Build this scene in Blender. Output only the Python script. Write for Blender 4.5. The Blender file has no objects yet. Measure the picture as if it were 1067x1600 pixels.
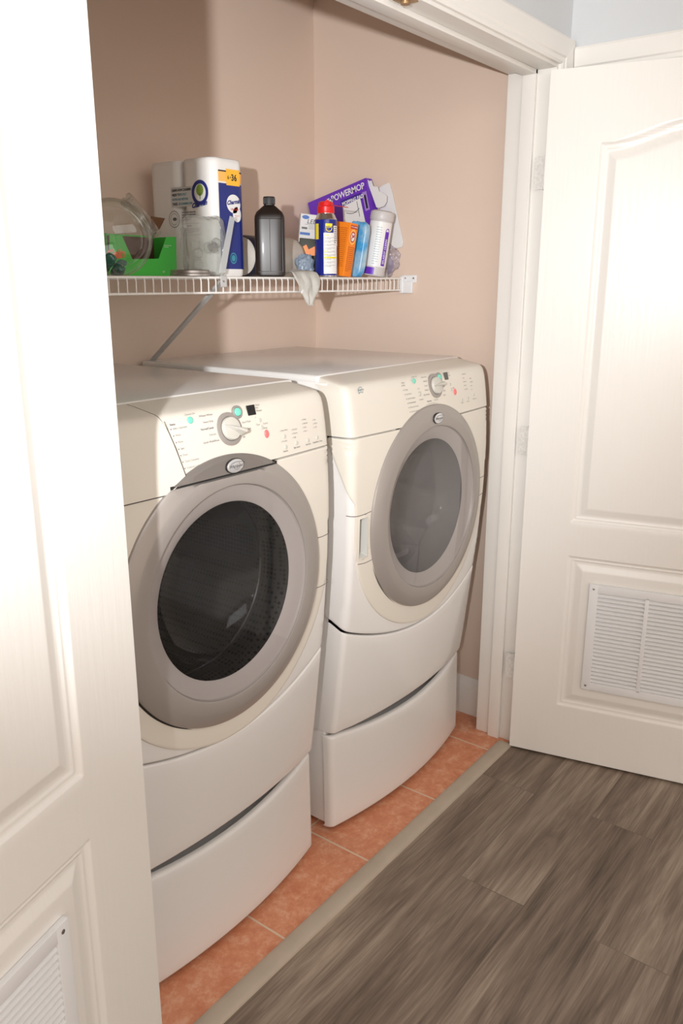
import bpy, bmesh, math, random
from mathutils import Vector, Matrix
random.seed(7)
S = bpy.context.scene
COL = S.collection

# ------------------------------------------------------------------ camera, light, exposure
PITCH, HEAD, F = math.radians(15.63), math.radians(37.3), 1287.0
CAM = Vector((0, 0, 1.5))
cd = bpy.data.cameras.new('camera'); co = bpy.data.objects.new('camera', cd); COL.objects.link(co)
cd.sensor_fit = 'VERTICAL'; cd.sensor_height = 36; cd.lens = F / 1600 * 36; cd.clip_start = 0.02
co.location = CAM; co.rotation_euler = (math.pi / 2 - PITCH, 0, HEAD - math.pi / 2)
S.camera = co
S.view_settings.view_transform = 'Standard'; S.view_settings.look = 'None'
S.view_settings.gamma = 1; S.view_settings.use_curve_mapping = False
S.view_settings.exposure = 0.14
W = bpy.data.worlds.new('world'); S.world = W; W.use_nodes = True
W.node_tree.nodes['Background'].inputs[0].default_value = (1.0, 0.845, 0.73, 1)
W.node_tree.nodes['Background'].inputs[1].default_value = 1.28

def lamp(kind, name, loc, target, energy, color, **kw):
    l = bpy.data.lights.new(name, kind); l.energy = energy; l.color = color
    for k, v in kw.items(): setattr(l, k, v)
    o = bpy.data.objects.new(name, l); COL.objects.link(o); o.location = loc
    d = Vector(target) - Vector(loc); o.rotation_euler = d.to_track_quat('-Z', 'Y').to_euler()
    return o
# the photographer's flash, a little left of the lens
lamp('SPOT', 'flash', (-0.42, 0.02, 1.60), (1.95, 1.7, 1.70), 205, (0.98, 0.99, 1.0),
     shadow_soft_size=0.022, spot_size=math.radians(68), spot_blend=1.0)
# soft area light added to stand in for flash bounced off the ceiling
lamp('AREA', 'ceiling_bounce_fill', (0.5, -0.5, 2.44), (0.75, 0.2, 0), 22, (1.0, 0.99, 0.98),
     shape='RECTANGLE', size=1.6, size_y=1.4)

# ------------------------------------------------------------------ rays: a photo pixel meets a plane
FW = Vector((math.cos(HEAD) * math.cos(PITCH), math.sin(HEAD) * math.cos(PITCH), -math.sin(PITCH)))
UP = Vector((math.cos(HEAD) * math.sin(PITCH), math.sin(HEAD) * math.sin(PITCH), math.cos(PITCH)))
RT = Vector((math.sin(HEAD), -math.cos(HEAD), 0))
def ray(x, y): return FW * F + RT * (x - 533.5) + UP * (800 - y)
def at_y(x, y, Y): d = ray(x, y); return CAM + d * (Y / d.y)
def at_x(x, y, X): d = ray(x, y); return CAM + d * (X / d.x)

# ------------------------------------------------------------------ materials
def srgb(r, g, b):
    f = lambda c: (c / 255 / 12.92) if c / 255 <= 0.04045 else ((c / 255 + 0.055) / 1.055) ** 2.4
    return (f(r), f(g), f(b), 1)
def mat(name, col, rough=0.5, metal=0.0, spec=0.5, coat=0.0, bump=None, var=None):
    m = bpy.data.materials.new(name); m.use_nodes = True; nt = m.node_tree
    b = nt.nodes['Principled BSDF']
    b.inputs['Base Color'].default_value = col if len(col) == 4 else (*col, 1)
    b.inputs['Roughness'].default_value = rough; b.inputs['Metallic'].default_value = metal
    b.inputs['Specular IOR Level'].default_value = spec; b.inputs['Coat Weight'].default_value = coat
    b.inputs['Coat Roughness'].default_value = 0.08
    tc = nt.nodes.new('ShaderNodeTexCoord')
    if var:                       # var = (scale, amount): slight mottling
        n = nt.nodes.new('ShaderNodeTexNoise'); n.inputs['Scale'].default_value = var[0]; n.inputs['Detail'].default_value = 3
        nt.links.new(tc.outputs['Object'], n.inputs['Vector'])
        r = nt.nodes.new('ShaderNodeMapRange'); r.inputs['To Min'].default_value = 1 - var[1]; r.inputs['To Max'].default_value = 1 + var[1] * 0.6
        nt.links.new(n.outputs['Fac'], r.inputs['Value'])
        mx = nt.nodes.new('ShaderNodeMix'); mx.data_type = 'RGBA'; mx.blend_type = 'MULTIPLY'; mx.inputs[0].default_value = 1
        mx.inputs[6].default_value = col if len(col) == 4 else (*col, 1)
        nt.links.new(r.outputs[0], mx.inputs[7]); nt.links.new(mx.outputs[2], b.inputs['Base Color'])
    if bump:                      # bump = (scale, strength, (stretch))
        mp = nt.nodes.new('ShaderNodeMapping'); mp.inputs['Scale'].default_value = bump[2] if len(bump) > 2 else (1, 1, 1)
        n = nt.nodes.new('ShaderNodeTexNoise'); n.inputs['Scale'].default_value = bump[0]; n.inputs['Detail'].default_value = 4
        bp = nt.nodes.new('ShaderNodeBump'); bp.inputs['Strength'].default_value = bump[1]; bp.inputs['Distance'].default_value = 0.002
        nt.links.new(tc.outputs['Object'], mp.inputs['Vector']); nt.links.new(mp.outputs[0], n.inputs['Vector'])
        nt.links.new(n.outputs['Fac'], bp.inputs['Height']); nt.links.new(bp.outputs[0], b.inputs['Normal'])
    return m
def clear(name, tint, ior=1.45, rough=0.02, body=0.0, bodycol=(0.8, 0.8, 0.8, 1), bump=None, edge=3.2):
    m = bpy.data.materials.new(name); m.use_nodes = True; nt = m.node_tree; nt.nodes.clear()
    out = nt.nodes.new('ShaderNodeOutputMaterial'); tr = nt.nodes.new('ShaderNodeBsdfTransparent')
    tr.inputs[0].default_value = (*tint, 1)
    gl = nt.nodes.new('ShaderNodeBsdfGlossy'); gl.inputs['Roughness'].default_value = rough
    lw = nt.nodes.new('ShaderNodeLayerWeight'); lw.inputs[0].default_value = 0.5
    pw = nt.nodes.new('ShaderNodeMath'); pw.operation = 'POWER'; pw.inputs[1].default_value = edge; nt.links.new(lw.outputs['Facing'], pw.inputs[0])
    fr = nt.nodes.new('ShaderNodeMath'); fr.operation = 'MULTIPLY_ADD'; fr.inputs[1].default_value = 0.7; fr.inputs[2].default_value = ((ior - 1) / (ior + 1)) ** 2; nt.links.new(pw.outputs[0], fr.inputs[0])
    mx = nt.nodes.new('ShaderNodeMixShader')
    if bump:
        tc = nt.nodes.new('ShaderNodeTexCoord')
        n = nt.nodes.new('ShaderNodeTexNoise'); n.inputs['Scale'].default_value = bump[0]; n.inputs['Detail'].default_value = 3
        bp = nt.nodes.new('ShaderNodeBump'); bp.inputs['Strength'].default_value = bump[1]; bp.inputs['Distance'].default_value = 0.01
        nt.links.new(tc.outputs['Object'], n.inputs['Vector']); nt.links.new(n.outputs['Fac'], bp.inputs['Height'])
        nt.links.new(bp.outputs[0], gl.inputs['Normal']); nt.links.new(bp.outputs[0], lw.inputs['Normal'])
    src = tr
    if body:
        df = nt.nodes.new('ShaderNodeBsdfDiffuse'); df.inputs[0].default_value = bodycol
        m2 = nt.nodes.new('ShaderNodeMixShader'); m2.inputs[0].default_value = body
        nt.links.new(tr.outputs[0], m2.inputs[1]); nt.links.new(df.outputs[0], m2.inputs[2]); src = m2
    nt.links.new(fr.outputs[0], mx.inputs[0]); nt.links.new(src.outputs[0], mx.inputs[1]); nt.links.new(gl.outputs[0], mx.inputs[2])
    nt.links.new(mx.outputs[0], out.inputs[0])
    return m

M = {}
M['trim'] = mat('white_trim_paint', (0.83, 0.81, 0.77), 0.35, bump=(40, 0.08))
M['door'] = mat('white_door_paint', (0.83, 0.81, 0.77), 0.32, bump=(60, 0.22, (1.6, 1, 0.10)))
M['vent'] = mat('white_vent_enamel', (0.80, 0.81, 0.82), 0.35)
M['tan'] = mat('tan_wall_paint', (0.74, 0.595, 0.495), 0.55, bump=(220, 0.12), var=(3, 0.02))
M['blue'] = mat('pale_blue_grey_wall_paint', (0.63, 0.655, 0.675), 0.6, bump=(220, 0.12))
M['ceil'] = mat('ceiling_paint', (0.8, 0.79, 0.77), 0.8)
M['white'] = mat('white_appliance_enamel', (0.79, 0.775, 0.755), 0.22, coat=0.25, bump=(300, 0.02))
M['beige'] = mat('off_white_appliance_plastic', (0.745, 0.70, 0.62), 0.36)
M['ringgrey'] = mat('silver_grey_plastic', (0.36, 0.325, 0.30), 0.33, 0.25)
M['ringdark'] = mat('dark_grey_plastic', (0.15, 0.135, 0.125), 0.3, 0.2)
M['innergrey'] = mat('inner_grey_plastic', (0.42, 0.38, 0.365), 0.4)
M['gasket'] = mat('dark_rubber_gasket', (0.02, 0.02, 0.02), 0.45)
M['seam'] = mat('dark_seam_gap', (0.05, 0.045, 0.04), 0.7)
M['chrome'] = mat('chrome', (0.75, 0.75, 0.76), 0.18, 1.0)
M['steel'] = mat('brushed_steel', (0.45, 0.44, 0.43), 0.35, 1.0)
M['teal'] = mat('teal_button_plastic', srgb(120, 212, 190), 0.35)
M['coral'] = mat('coral_button_plastic', srgb(240, 120, 120), 0.35)
M['display'] = mat('black_display', (0.012, 0.012, 0.013), 0.15)
M['display_grey'] = mat('grey_display', (0.10, 0.095, 0.085), 0.2)
M['ink'] = mat('grey_printed_ink', (0.16, 0.16, 0.17), 0.6)
M['inkblack'] = mat('black_printed_ink', (0.015, 0.015, 0.018), 0.6)
M['knobwhite'] = mat('pale_knob_plastic', (0.58, 0.565, 0.51), 0.35)
M['wirewhite'] = mat('white_coated_wire', (0.82, 0.80, 0.77), 0.35)
M['drumdark'] = mat('drum_steel_dark', (0.16, 0.16, 0.16), 0.38, 0.85)
M['drumlight'] = mat('drum_enamel', (0.55, 0.53, 0.52), 0.45)
M['brass'] = mat('worn_brass', (0.42, 0.27, 0.14), 0.4, 0.7)
M['black'] = mat('black_plastic', (0.012, 0.010, 0.010), 0.5)
M['glass_cover'] = clear('clear_door_glass', (0.93, 0.93, 0.93), 1.5)
M['bowl_dark'] = clear('smoked_glass_bowl', (0.50, 0.50, 0.51), 1.35, body=0.12, bodycol=(0.05, 0.05, 0.05, 1))
M['bowl_grey'] = clear('grey_tinted_glass_bowl', (0.58, 0.57, 0.57), 1.3, body=0.26, bodycol=(0.30, 0.27, 0.265, 1))

def floor_wood():
    m = bpy.data.materials.new('grey_brown_wood_laminate'); m.use_nodes = True; nt = m.node_tree; N = nt.nodes; L = nt.links
    b = N['Principled BSDF']; tc = N.new('ShaderNodeTexCoord')
    br = N.new('ShaderNodeTexBrick'); br.offset = 0.37; br.inputs['Scale'].default_value = 1
    br.inputs['Mortar Size'].default_value = 0.0012; br.inputs['Mortar Smooth'].default_value = 0.3
    br.inputs['Brick Width'].default_value = 1.22; br.inputs['Row Height'].default_value = 0.178
    br.inputs['Color1'].default_value = (0, 0, 0, 1); br.inputs['Color2'].default_value = (1, 1, 1, 1); br.inputs['Mortar'].default_value = (0.5, 0.5, 0.5, 1)
    mp0 = N.new('ShaderNodeMapping'); mp0.inputs['Location'].default_value = (0.35, 0.035, 0)
    L.new(tc.outputs['Object'], mp0.inputs['Vector']); L.new(mp0.outputs[0], br.inputs['Vector'])
    # each plank shifts the grain
    cmb = N.new('ShaderNodeCombineXYZ'); mul = N.new('ShaderNodeMath'); mul.operation = 'MULTIPLY'; mul.inputs[1].default_value = 9.0
    L.new(br.outputs['Color'], mul.inputs[0]); L.new(mul.outputs[0], cmb.inputs[0]); L.new(mul.outputs[0], cmb.inputs[2])
    add = N.new('ShaderNodeVectorMath'); L.new(tc.outputs['Object'], add.inputs[0]); L.new(cmb.outputs[0], add.inputs[1])
    mp = N.new('ShaderNodeMapping'); mp.inputs['Scale'].default_value = (1.1, 16, 1); L.new(add.outputs[0], mp.inputs['Vector'])
    n1 = N.new('ShaderNodeTexNoise'); n1.inputs['Scale'].default_value = 1.5; n1.inputs['Detail'].default_value = 8; n1.inputs['Roughness'].default_value = 0.62; n1.inputs['Distortion'].default_value = 1.5
    L.new(mp.outputs[0], n1.inputs['Vector'])
    mp2 = N.new('ShaderNodeMapping'); mp2.inputs['Scale'].default_value = (5, 110, 1); L.new(add.outputs[0], mp2.inputs['Vector'])
    n2 = N.new('ShaderNodeTexNoise'); n2.inputs['Scale'].default_value = 2; n2.inputs['Detail'].default_value = 5; L.new(mp2.outputs[0], n2.inputs['Vector'])
    mp3 = N.new('ShaderNodeMapping'); mp3.inputs['Scale'].default_value = (1.3, 6.5, 1); L.new(add.outputs[0], mp3.inputs['Vector'])
    n3 = N.new('ShaderNodeTexNoise'); n3.inputs['Scale'].default_value = 1.6; n3.inputs['Detail'].default_value = 2; L.new(mp3.outputs[0], n3.inputs['Vector'])
    m1 = N.new('ShaderNodeMath'); m1.operation = 'MULTIPLY_ADD'; m1.inputs[1].default_value = 0.32; L.new(n2.outputs['Fac'], m1.inputs[0])
    a1 = N.new('ShaderNodeMath'); a1.operation = 'MULTIPLY'; a1.inputs[1].default_value = 0.66; L.new(n1.outputs['Fac'], a1.inputs[0]); L.new(a1.outputs[0], m1.inputs[2])
    m3 = N.new('ShaderNodeMath'); m3.operation = 'MULTIPLY_ADD'; m3.inputs[1].default_value = 0.50; L.new(n3.outputs['Fac'], m3.inputs[0]); L.new(m1.outputs[0], m3.inputs[2])
    m4 = N.new('ShaderNodeMath'); m4.operation = 'MULTIPLY_ADD'; m4.inputs[1].default_value = 0.07; L.new(br.outputs['Color'], m4.inputs[0]); L.new(m3.outputs[0], m4.inputs[2])
    cr = N.new('ShaderNodeValToRGB'); cr.color_ramp.elements[0].position = 0.56; cr.color_ramp.elements[0].color = srgb(84, 71, 60)
    cr.color_ramp.elements[1].position = 1.0; cr.color_ramp.elements[1].color = srgb(172, 156, 138)
    for p, c in ((0.68, srgb(112, 97, 84)), (0.78, srgb(130, 114, 100)), (0.88, srgb(150, 134, 118))):
        e = cr.color_ramp.elements.new(p); e.color = c
    L.new(m4.outputs[0], cr.inputs[0])
    # knots
    vo = N.new('ShaderNodeTexVoronoi'); vo.inputs['Scale'].default_value = 1.0; mp4 = N.new('ShaderNodeMapping'); mp4.inputs['Scale'].default_value = (1.9, 4.6, 1)
    L.new(add.outputs[0], mp4.inputs['Vector']); L.new(mp4.outputs[0], vo.inputs['Vector'])
    kr = N.new('ShaderNodeMapRange'); kr.inputs['From Min'].default_value = 0.02; kr.inputs['From Max'].default_value = 0.13; kr.inputs['To Min'].default_value = 0.45; kr.inputs['To Max'].default_value = 1
    L.new(vo.outputs['Distance'], kr.inputs['Value'])
    mk_ = N.new('ShaderNodeMix'); mk_.data_type = 'RGBA'; mk_.blend_type = 'MULTIPLY'; mk_.inputs[0].default_value = 1
    L.new(cr.outputs[0], mk_.inputs[6]); L.new(kr.outputs[0], mk_.inputs[7])
    gap = N.new('ShaderNodeMix'); gap.data_type = 'RGBA'; gap.inputs[7].default_value = srgb(62, 52, 45); L.new(mk_.outputs[2], gap.inputs[6])
    gf = N.new('ShaderNodeMath'); gf.operation = 'MULTIPLY'; gf.inputs[1].default_value = 0.4; L.new(br.outputs['Fac'], gf.inputs[0]); L.new(gf.outputs[0], gap.inputs[0])
    L.new(gap.outputs[2], b.inputs['Base Color']); b.inputs['Roughness'].default_value = 0.5
    bp = N.new('ShaderNodeBump'); bp.inputs['Strength'].default_value = 0.12; bp.inputs['Distance'].default_value = 0.003
    L.new(n2.outputs['Fac'], bp.inputs['Height']); L.new(bp.outputs[0], b.inputs['Normal'])
    return m
def floor_tile():
    m = bpy.data.materials.new('terracotta_ceramic_tile'); m.use_nodes = True; nt = m.node_tree; N = nt.nodes; L = nt.links
    b = N['Principled BSDF']; tc = N.new('ShaderNodeTexCoord')
    mp = N.new('ShaderNodeMapping'); mp.inputs['Location'].default_value = (-1.197 + 0.3425 * 4, -0.955 + 0.3425 * 3, 0)
    br = N.new('ShaderNodeTexBrick'); br.offset = 0; br.inputs['Scale'].default_value = 1; br.inputs['Mortar Size'].default_value = 0.0035
    br.inputs['Mortar Smooth'].default_value = 0.25; br.inputs['Brick Width'].default_value = 0.3425; br.inputs['Row Height'].default_value = 0.3425
    br.inputs['Color1'].default_value = (0, 0, 0, 1); br.inputs['Color2'].default_value = (1, 1, 1, 1)
    L.new(tc.outputs['Object'], mp.inputs['Vector']); L.new(mp.outputs[0], br.inputs['Vector'])
    n1 = N.new('ShaderNodeTexNoise'); n1.inputs['Scale'].default_value = 22; n1.inputs['Detail'].default_value = 10; n1.inputs['Roughness'].default_value = 0.80; n1.inputs['Distortion'].default_value = 0.15
    L.new(tc.outputs['Object'], n1.inputs['Vector'])
    cr = N.new('ShaderNodeValToRGB'); cr.color_ramp.elements[0].position = 0.38; cr.color_ramp.elements[0].color = srgb(208, 130, 94)
    cr.color_ramp.elements[1].position = 0.72; cr.color_ramp.elements[1].color = srgb(232, 186, 152)
    e = cr.color_ramp.elements.new(0.52); e.color = srgb(221, 150, 114)
    e = cr.color_ramp.elements.new(0.60); e.color = srgb(229, 170, 138)
    L.new(n1.outputs['Fac'], cr.inputs[0])
    gp = N.new('ShaderNodeMix'); gp.data_type = 'RGBA'; gp.inputs[7].default_value = srgb(226, 198, 172)
    L.new(cr.outputs[0], gp.inputs[6]); L.new(br.outputs['Fac'], gp.inputs[0]); L.new(gp.outputs[2], b.inputs['Base Color'])
    b.inputs['Roughness'].default_value = 0.42
    bp = N.new('ShaderNodeBump'); bp.inputs['Strength'].default_value = 0.5; bp.inputs['Distance'].default_value = 0.002; bp.invert = True
    L.new(br.outputs['Fac'], bp.inputs['Height']); L.new(bp.outputs[0], b.inputs['Normal'])
    return m
M['wood'] = floor_wood(); M['tile'] = floor_tile()
M['strip'] = mat('grey_beige_transition_strip', srgb(188, 175, 158), 0.5, bump=(20, 0.15, (1, 8, 1)), var=(18, 0.12))

# ------------------------------------------------------------------ mesh helpers
def finish(o, parent=None, label=None, cat=None, group=None, kind=None):
    if parent is not None: o.parent = parent
    if label: o['label'] = label
    if cat: o['category'] = cat
    if group: o['group'] = group
    if kind: o['kind'] = kind
    return o
def mk(name, V, Fc, material, parent=None, smooth=None, loc=None, mats=None, fm=None, **kw):
    me = bpy.data.meshes.new(name); me.from_pydata([tuple(v) for v in V], [], Fc); me.validate()
    for m_ in (mats or [material]): me.materials.append(m_)
    if fm and len(fm) == len(me.polygons):
        me.polygons.foreach_set('material_index', fm)
    if smooth is not None:
        me.polygons.foreach_set('use_smooth', [True] * len(me.polygons)); me.set_sharp_from_angle(angle=math.radians(smooth))
    o = bpy.data.objects.new(name, me); COL.objects.link(o)
    if loc is not None: o.location = loc
    return finish(o, parent, **kw)
class B:
    """collects shapes that make up ONE mesh"""
    def __init__(s): s.v = []; s.f = []; s.m = []; s.mi = 0
    def add(s, V, Fc):
        n = len(s.v); s.v += [tuple(v) for v in V]; s.f += [tuple(i + n for i in f) for f in Fc]; s.m += [s.mi] * len(Fc); return s
    def box(s, x0, x1, y0, y1, z0, z1, bev=0.0, M_=None):
        if bev:
            bm = bmesh.new(); bmesh.ops.create_cube(bm, size=1)
            for v in bm.verts: v.co = Vector(((x0 + x1) / 2 + v.co.x * (x1 - x0), (y0 + y1) / 2 + v.co.y * (y1 - y0), (z0 + z1) / 2 + v.co.z * (z1 - z0)))
            bmesh.ops.bevel(bm, geom=bm.edges[:], offset=bev, segments=3, profile=0.5, affect='EDGES')
            bm.verts.index_update()
            V = [v.co.copy() for v in bm.verts]; Fc = [tuple(v.index for v in f.verts) for f in bm.faces]; bm.free()
        else:
            V = [Vector(p) for p in ((x0, y0, z0), (x1, y0, z0), (x1, y1, z0), (x0, y1, z0), (x0, y0, z1), (x1, y0, z1), (x1, y1, z1), (x0, y1, z1))]
            Fc = [(0, 3, 2, 1), (4, 5, 6, 7), (0, 1, 5, 4), (1, 2, 6, 5), (2, 3, 7, 6), (3, 0, 4, 7)]
        if M_ is not None: V = [M_ @ v for v in V]
        return s.add(V, Fc)
    def tube(s, P, r, n=6, caps=True):
        P = [Vector(p) for p in P]; V = []; Fc = []; rr = r if isinstance(r, (list, tuple)) else [r] * len(P)
        a = None
        for i, p in enumerate(P):
            t = (P[min(i + 1, len(P) - 1)] - P[max(i - 1, 0)]).normalized()
            if a is None: a = t.orthogonal().normalized()
            a = (a - t * a.dot(t)).normalized(); b_ = t.cross(a)
            for k in range(n):
                q = 2 * math.pi * k / n; V.append(p + (a * math.cos(q) + b_ * math.sin(q)) * rr[i])
        for i in range(len(P) - 1):
            for k in range(n):
                Fc.append((i * n + k, i * n + (k + 1) % n, (i + 1) * n + (k + 1) % n, (i + 1) * n + k))
        if caps: Fc.append(tuple(range(n))[::-1]); Fc.append(tuple(range((len(P) - 1) * n, len(P) * n)))
        return s.add(V, Fc)
    def lathe(s, prof, n=48, M_=None, sx=1, sy=1, closed=False, square=0, caps=True):
        """prof = [(radius, height)], around local z, then M_"""
        V = []; Fc = []; k = len(prof)
        for r, h in prof:
            for i in range(n):
                q = 2 * math.pi * i / n; c, d = math.cos(q), math.sin(q)
                if square:
                    w = (abs(c) ** square + abs(d) ** square) ** (-1 / square); c *= w; d *= w
                V.append(Vector((r * c * sx, r * d * sy, h)))
        for j in range(k - 1 + (1 if closed else 0)):
            for i in range(n):
                a, b_ = j * n, ((j + 1) % k) * n
                Fc.append((a + i, a + (i + 1) % n, b_ + (i + 1) % n, b_ + i))
        if not closed and caps:
            if prof[0][0] > 1e-5: Fc.append(tuple(range(n))[::-1])
            if prof[-1][0] > 1e-5: Fc.append(tuple(range((k - 1) * n, k * n)))
        if M_ is not None: V = [M_ @ v for v in V]
        return s.add(V, Fc)
    def prism(s, poly, vec):
        """polygon (3-D points) extruded along vec"""
        n = len(poly); P = [Vector(p) for p in poly]; v = Vector(vec)
        return s.add(P + [p + v for p in P], [tuple(range(n))[::-1], tuple(range(n, 2 * n))] + [(i, (i + 1) % n, n + (i + 1) % n, n + i) for i in range(n)])
    def strip(s, P, w, up, t=0.0004):
        """flat ribbon along P of width w, raised t along up"""
        P = [Vector(p) for p in P]; up = Vector(up); V = []; Fc = []
        for i, p in enumerate(P):
            d = (P[min(i + 1, len(P) - 1)] - P[max(i - 1, 0)]).normalized(); sd = d.cross(up).normalized() * w / 2
            V += [p + sd + up * t, p - sd + up * t]
        for i in range(len(P) - 1): Fc.append((2 * i, 2 * i + 1, 2 * i + 3, 2 * i + 2))
        return s.add(V, Fc)
    def xf(s, f): s.v = [tuple(f(Vector(v))) for v in s.v]; return s
    def out(s, name, material, parent=None, smooth=30, mats=None, **kw):
        return mk(name, s.v, s.f, material, parent, smooth, mats=mats, fm=s.m if mats else None, **kw)
def empty(name, loc, rot=0, **kw):
    o = bpy.data.objects.new(name, None); COL.objects.link(o); o.location = loc; o.rotation_euler = (0, 0, rot); o.empty_display_size = 0.05
    return finish(o, None, **kw)
def struct(o, label): o['kind'] = 'structure'; o['label'] = label; return o
_tc = {}
def text_geo(body, size=1.0, align='LEFT', bold=0.0, res=2, spacing=1.0, shear=0.0):
    key = (body, align, bold, res, spacing, shear)
    if key not in _tc:
        cu = bpy.data.curves.new('t', 'FONT'); cu.body = body; cu.size = 1; cu.align_x = align; cu.resolution_u = res; cu.offset = bold; cu.space_character = spacing; cu.shear = shear
        ob = bpy.data.objects.new('t', cu); COL.objects.link(ob); dg = bpy.context.evaluated_depsgraph_get()
        me = bpy.data.meshes.new_from_object(ob.evaluated_get(dg))
        _tc[key] = ([v.co.copy() for v in me.vertices], [tuple(p.vertices) for p in me.polygons])
        bpy.data.objects.remove(ob); bpy.data.meshes.remove(me); bpy.data.curves.remove(cu)
    V, Fc = _tc[key]
    return [v * size for v in V], Fc
def put_text(b, body, size, fn, **kw):
    V, Fc = text_geo(body, size, **kw); b.add([fn(v.x, v.y) for v in V], Fc)

# ------------------------------------------------------------------ the room
XW, YW, YI, YB = 2.405, 1.036, 1.172, 1.95      # right wall, hall wall face, closet side of hall wall, closet back wall
JL, JR, ZH = 0.733, 2.318, 2.06                 # opening
def box_obj(name, x0, x1, y0, y1, z0, z1, m, label, bev=0.0):
    return struct(B().box(x0, x1, y0, y1, z0, z1, bev).out(name, m), label)
box_obj('floor', -2.2, XW + 0.2, -3.2, 1.05, -0.05, 0.0, M['wood'], 'grey brown wood laminate floor of the hall')
box_obj('floor.001', 0.6, XW, 1.05, YB, -0.05, 0.0, M['tile'], 'terracotta tile floor inside the laundry closet')
box_obj('wall_back', 0.55, XW + 0.1, YB, YB + 0.1, 0, 2.5, M['tan'], 'tan back wall of the laundry closet')
box_obj('wall_closet_left', 0.55, 0.65, YI, YB, 0, 2.5, M['tan'], 'tan left wall of the laundry closet')
box_obj('wall_closet_right', XW, XW + 0.1, YI - 0.06, YB, 0, 2.5, M['tan'], 'tan right wall of the laundry closet')
box_obj('ceiling', -2.2, XW + 0.1, -3.2, YB + 0.1, 2.5, 2.56, M['ceil'], 'white ceiling')
# hall wall around the opening
bb = B(); bb.box(-2.2, JL - 0.02, YW, YI, 0, 2.5); bb.box(JR + 0.02, XW, YW, YI, 0, 2.5); bb.box(JL - 0.02, JR + 0.02, YW, YI, ZH + 0.02, 2.5)
bb.mi = 1
bb.box(JL - 0.02, JR + 0.02, YI - 0.002, YI + 0.002, ZH + 0.02, 2.5); bb.box(0.65, JL - 0.02, YI - 0.002, YI + 0.002, 0, 2.5); bb.box(JR + 0.02, XW, YI - 0.002, YI + 0.002, 0, 2.5)
struct(bb.out('wall_front', None, mats=[M['blue'], M['tan']]), 'pale blue grey hall wall around the closet opening')
# right hall wall with its own doorway (behind the open door)
DY1, DY0 = 0.945, 0.13
bb = B(); bb.box(XW, XW + 0.1, DY1, YI - 0.06, 0, 2.5); bb.box(XW, XW + 0.1, -3.2, DY0, 0, 2.5); bb.box(XW, XW + 0.1, DY0, DY1, 2.05, 2.5)
struct(bb.out('wall_right', M['blue']), 'pale blue grey hall wall on the right')
def casing_bar(b, p0, p1, inward, normal, w=0.068):
    """moulded casing bar from p0 to p1; inward = towards the opening, normal = out of the wall"""
    p0, p1, i, n = Vector(p0), Vector(p1), Vector(inward), Vector(normal)
    prof = [(0, 0), (0, 0.010), (0.006, 0.013), (0.016, 0.0125), (0.020, 0.016), (0.034, 0.017), (0.052, 0.0185), (0.062, 0.019), (w, 0.016), (w, 0)]
    # distance from inner edge, height
    n_ = len(prof); V = [p0 - i * a + n * h for a, h in prof] + [p1 - i * a + n * h for a, h in prof]
    b.add(V, [tuple(range(n_)), tuple(range(n_, 2 * n_))[::-1]] + [(k, k + 1, n_ + k + 1, n_ + k) for k in range(n_ - 1)])
bb = B()
casing_bar(bb, (JR + 0.012, YW, 0), (JR + 0.012, YW, ZH + 0.075), (-1, 0, 0), (0, -1, 0))
struct(bb.out('trim_1', M['trim'], smooth=25), 'white moulded casing up the right side of the closet opening')
bb = B(); casing_bar(bb, (JL - 0.012, YW, 0), (JL - 0.012, YW, ZH + 0.075), (1, 0, 0), (0, -1, 0))
struct(bb.out('trim_2', M['trim'], smooth=25), 'white moulded casing up the left side of the closet opening')
bb = B(); casing_bar(bb, (JL - 0.08, YW, ZH + 0.008), (JR + 0.078, YW, ZH + 0.008), (0, 0, -1), (0, -1, 0))
struct(bb.out('trim_3', M['trim'], smooth=25), 'white moulded casing across the top of the closet opening')
def jamb(name, label, boxes):
    b = B()
    for x in boxes: b.box(*x, 0.0015)
    return struct(b.out(name, M['trim']), label)
jamb('trim_4', 'white right jamb of the closet opening with door stop', [(JR, JR + 0.02, YW - 0.002, YI + 0.006, 0, ZH), (JR - 0.012, JR, YW + 0.052, YW + 0.092, 0, ZH)])
jamb('trim_5', 'white left jamb of the closet opening with door stop', [(JL - 0.02, JL, YW - 0.002, YI + 0.006, 0, ZH), (JL, JL + 0.012, YW + 0.052, YW + 0.092, 0, ZH)])
jamb('trim_6', 'white head jamb of the closet opening with door stop', [(JL - 0.02, JR + 0.02, YW - 0.002, YI + 0.006, ZH, ZH + 0.02), (JL, JR, YW + 0.052, YW + 0.092, ZH - 0.012, ZH)])
# transition strip
bb = B(); n_ = 9; V = []
for x in (JL, JR - 0.028):
    for k in range(n_):
        q = math.pi * k / (n_ - 1); V.append((x, 1.055 - 0.0245 * math.cos(q), 0.009 * math.sin(q) ** 0.6 if 0 < k < n_ - 1 else 0))
bb.add(V, [tuple(range(n_))[::-1], tuple(range(n_, 2 * n_))] + [(k, k + 1, n_ + k + 1, n_ + k) for k in range(n_ - 1)])
struct(bb.out('trim_7', M['strip']), 'grey beige transition strip between tile and laminate')
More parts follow.
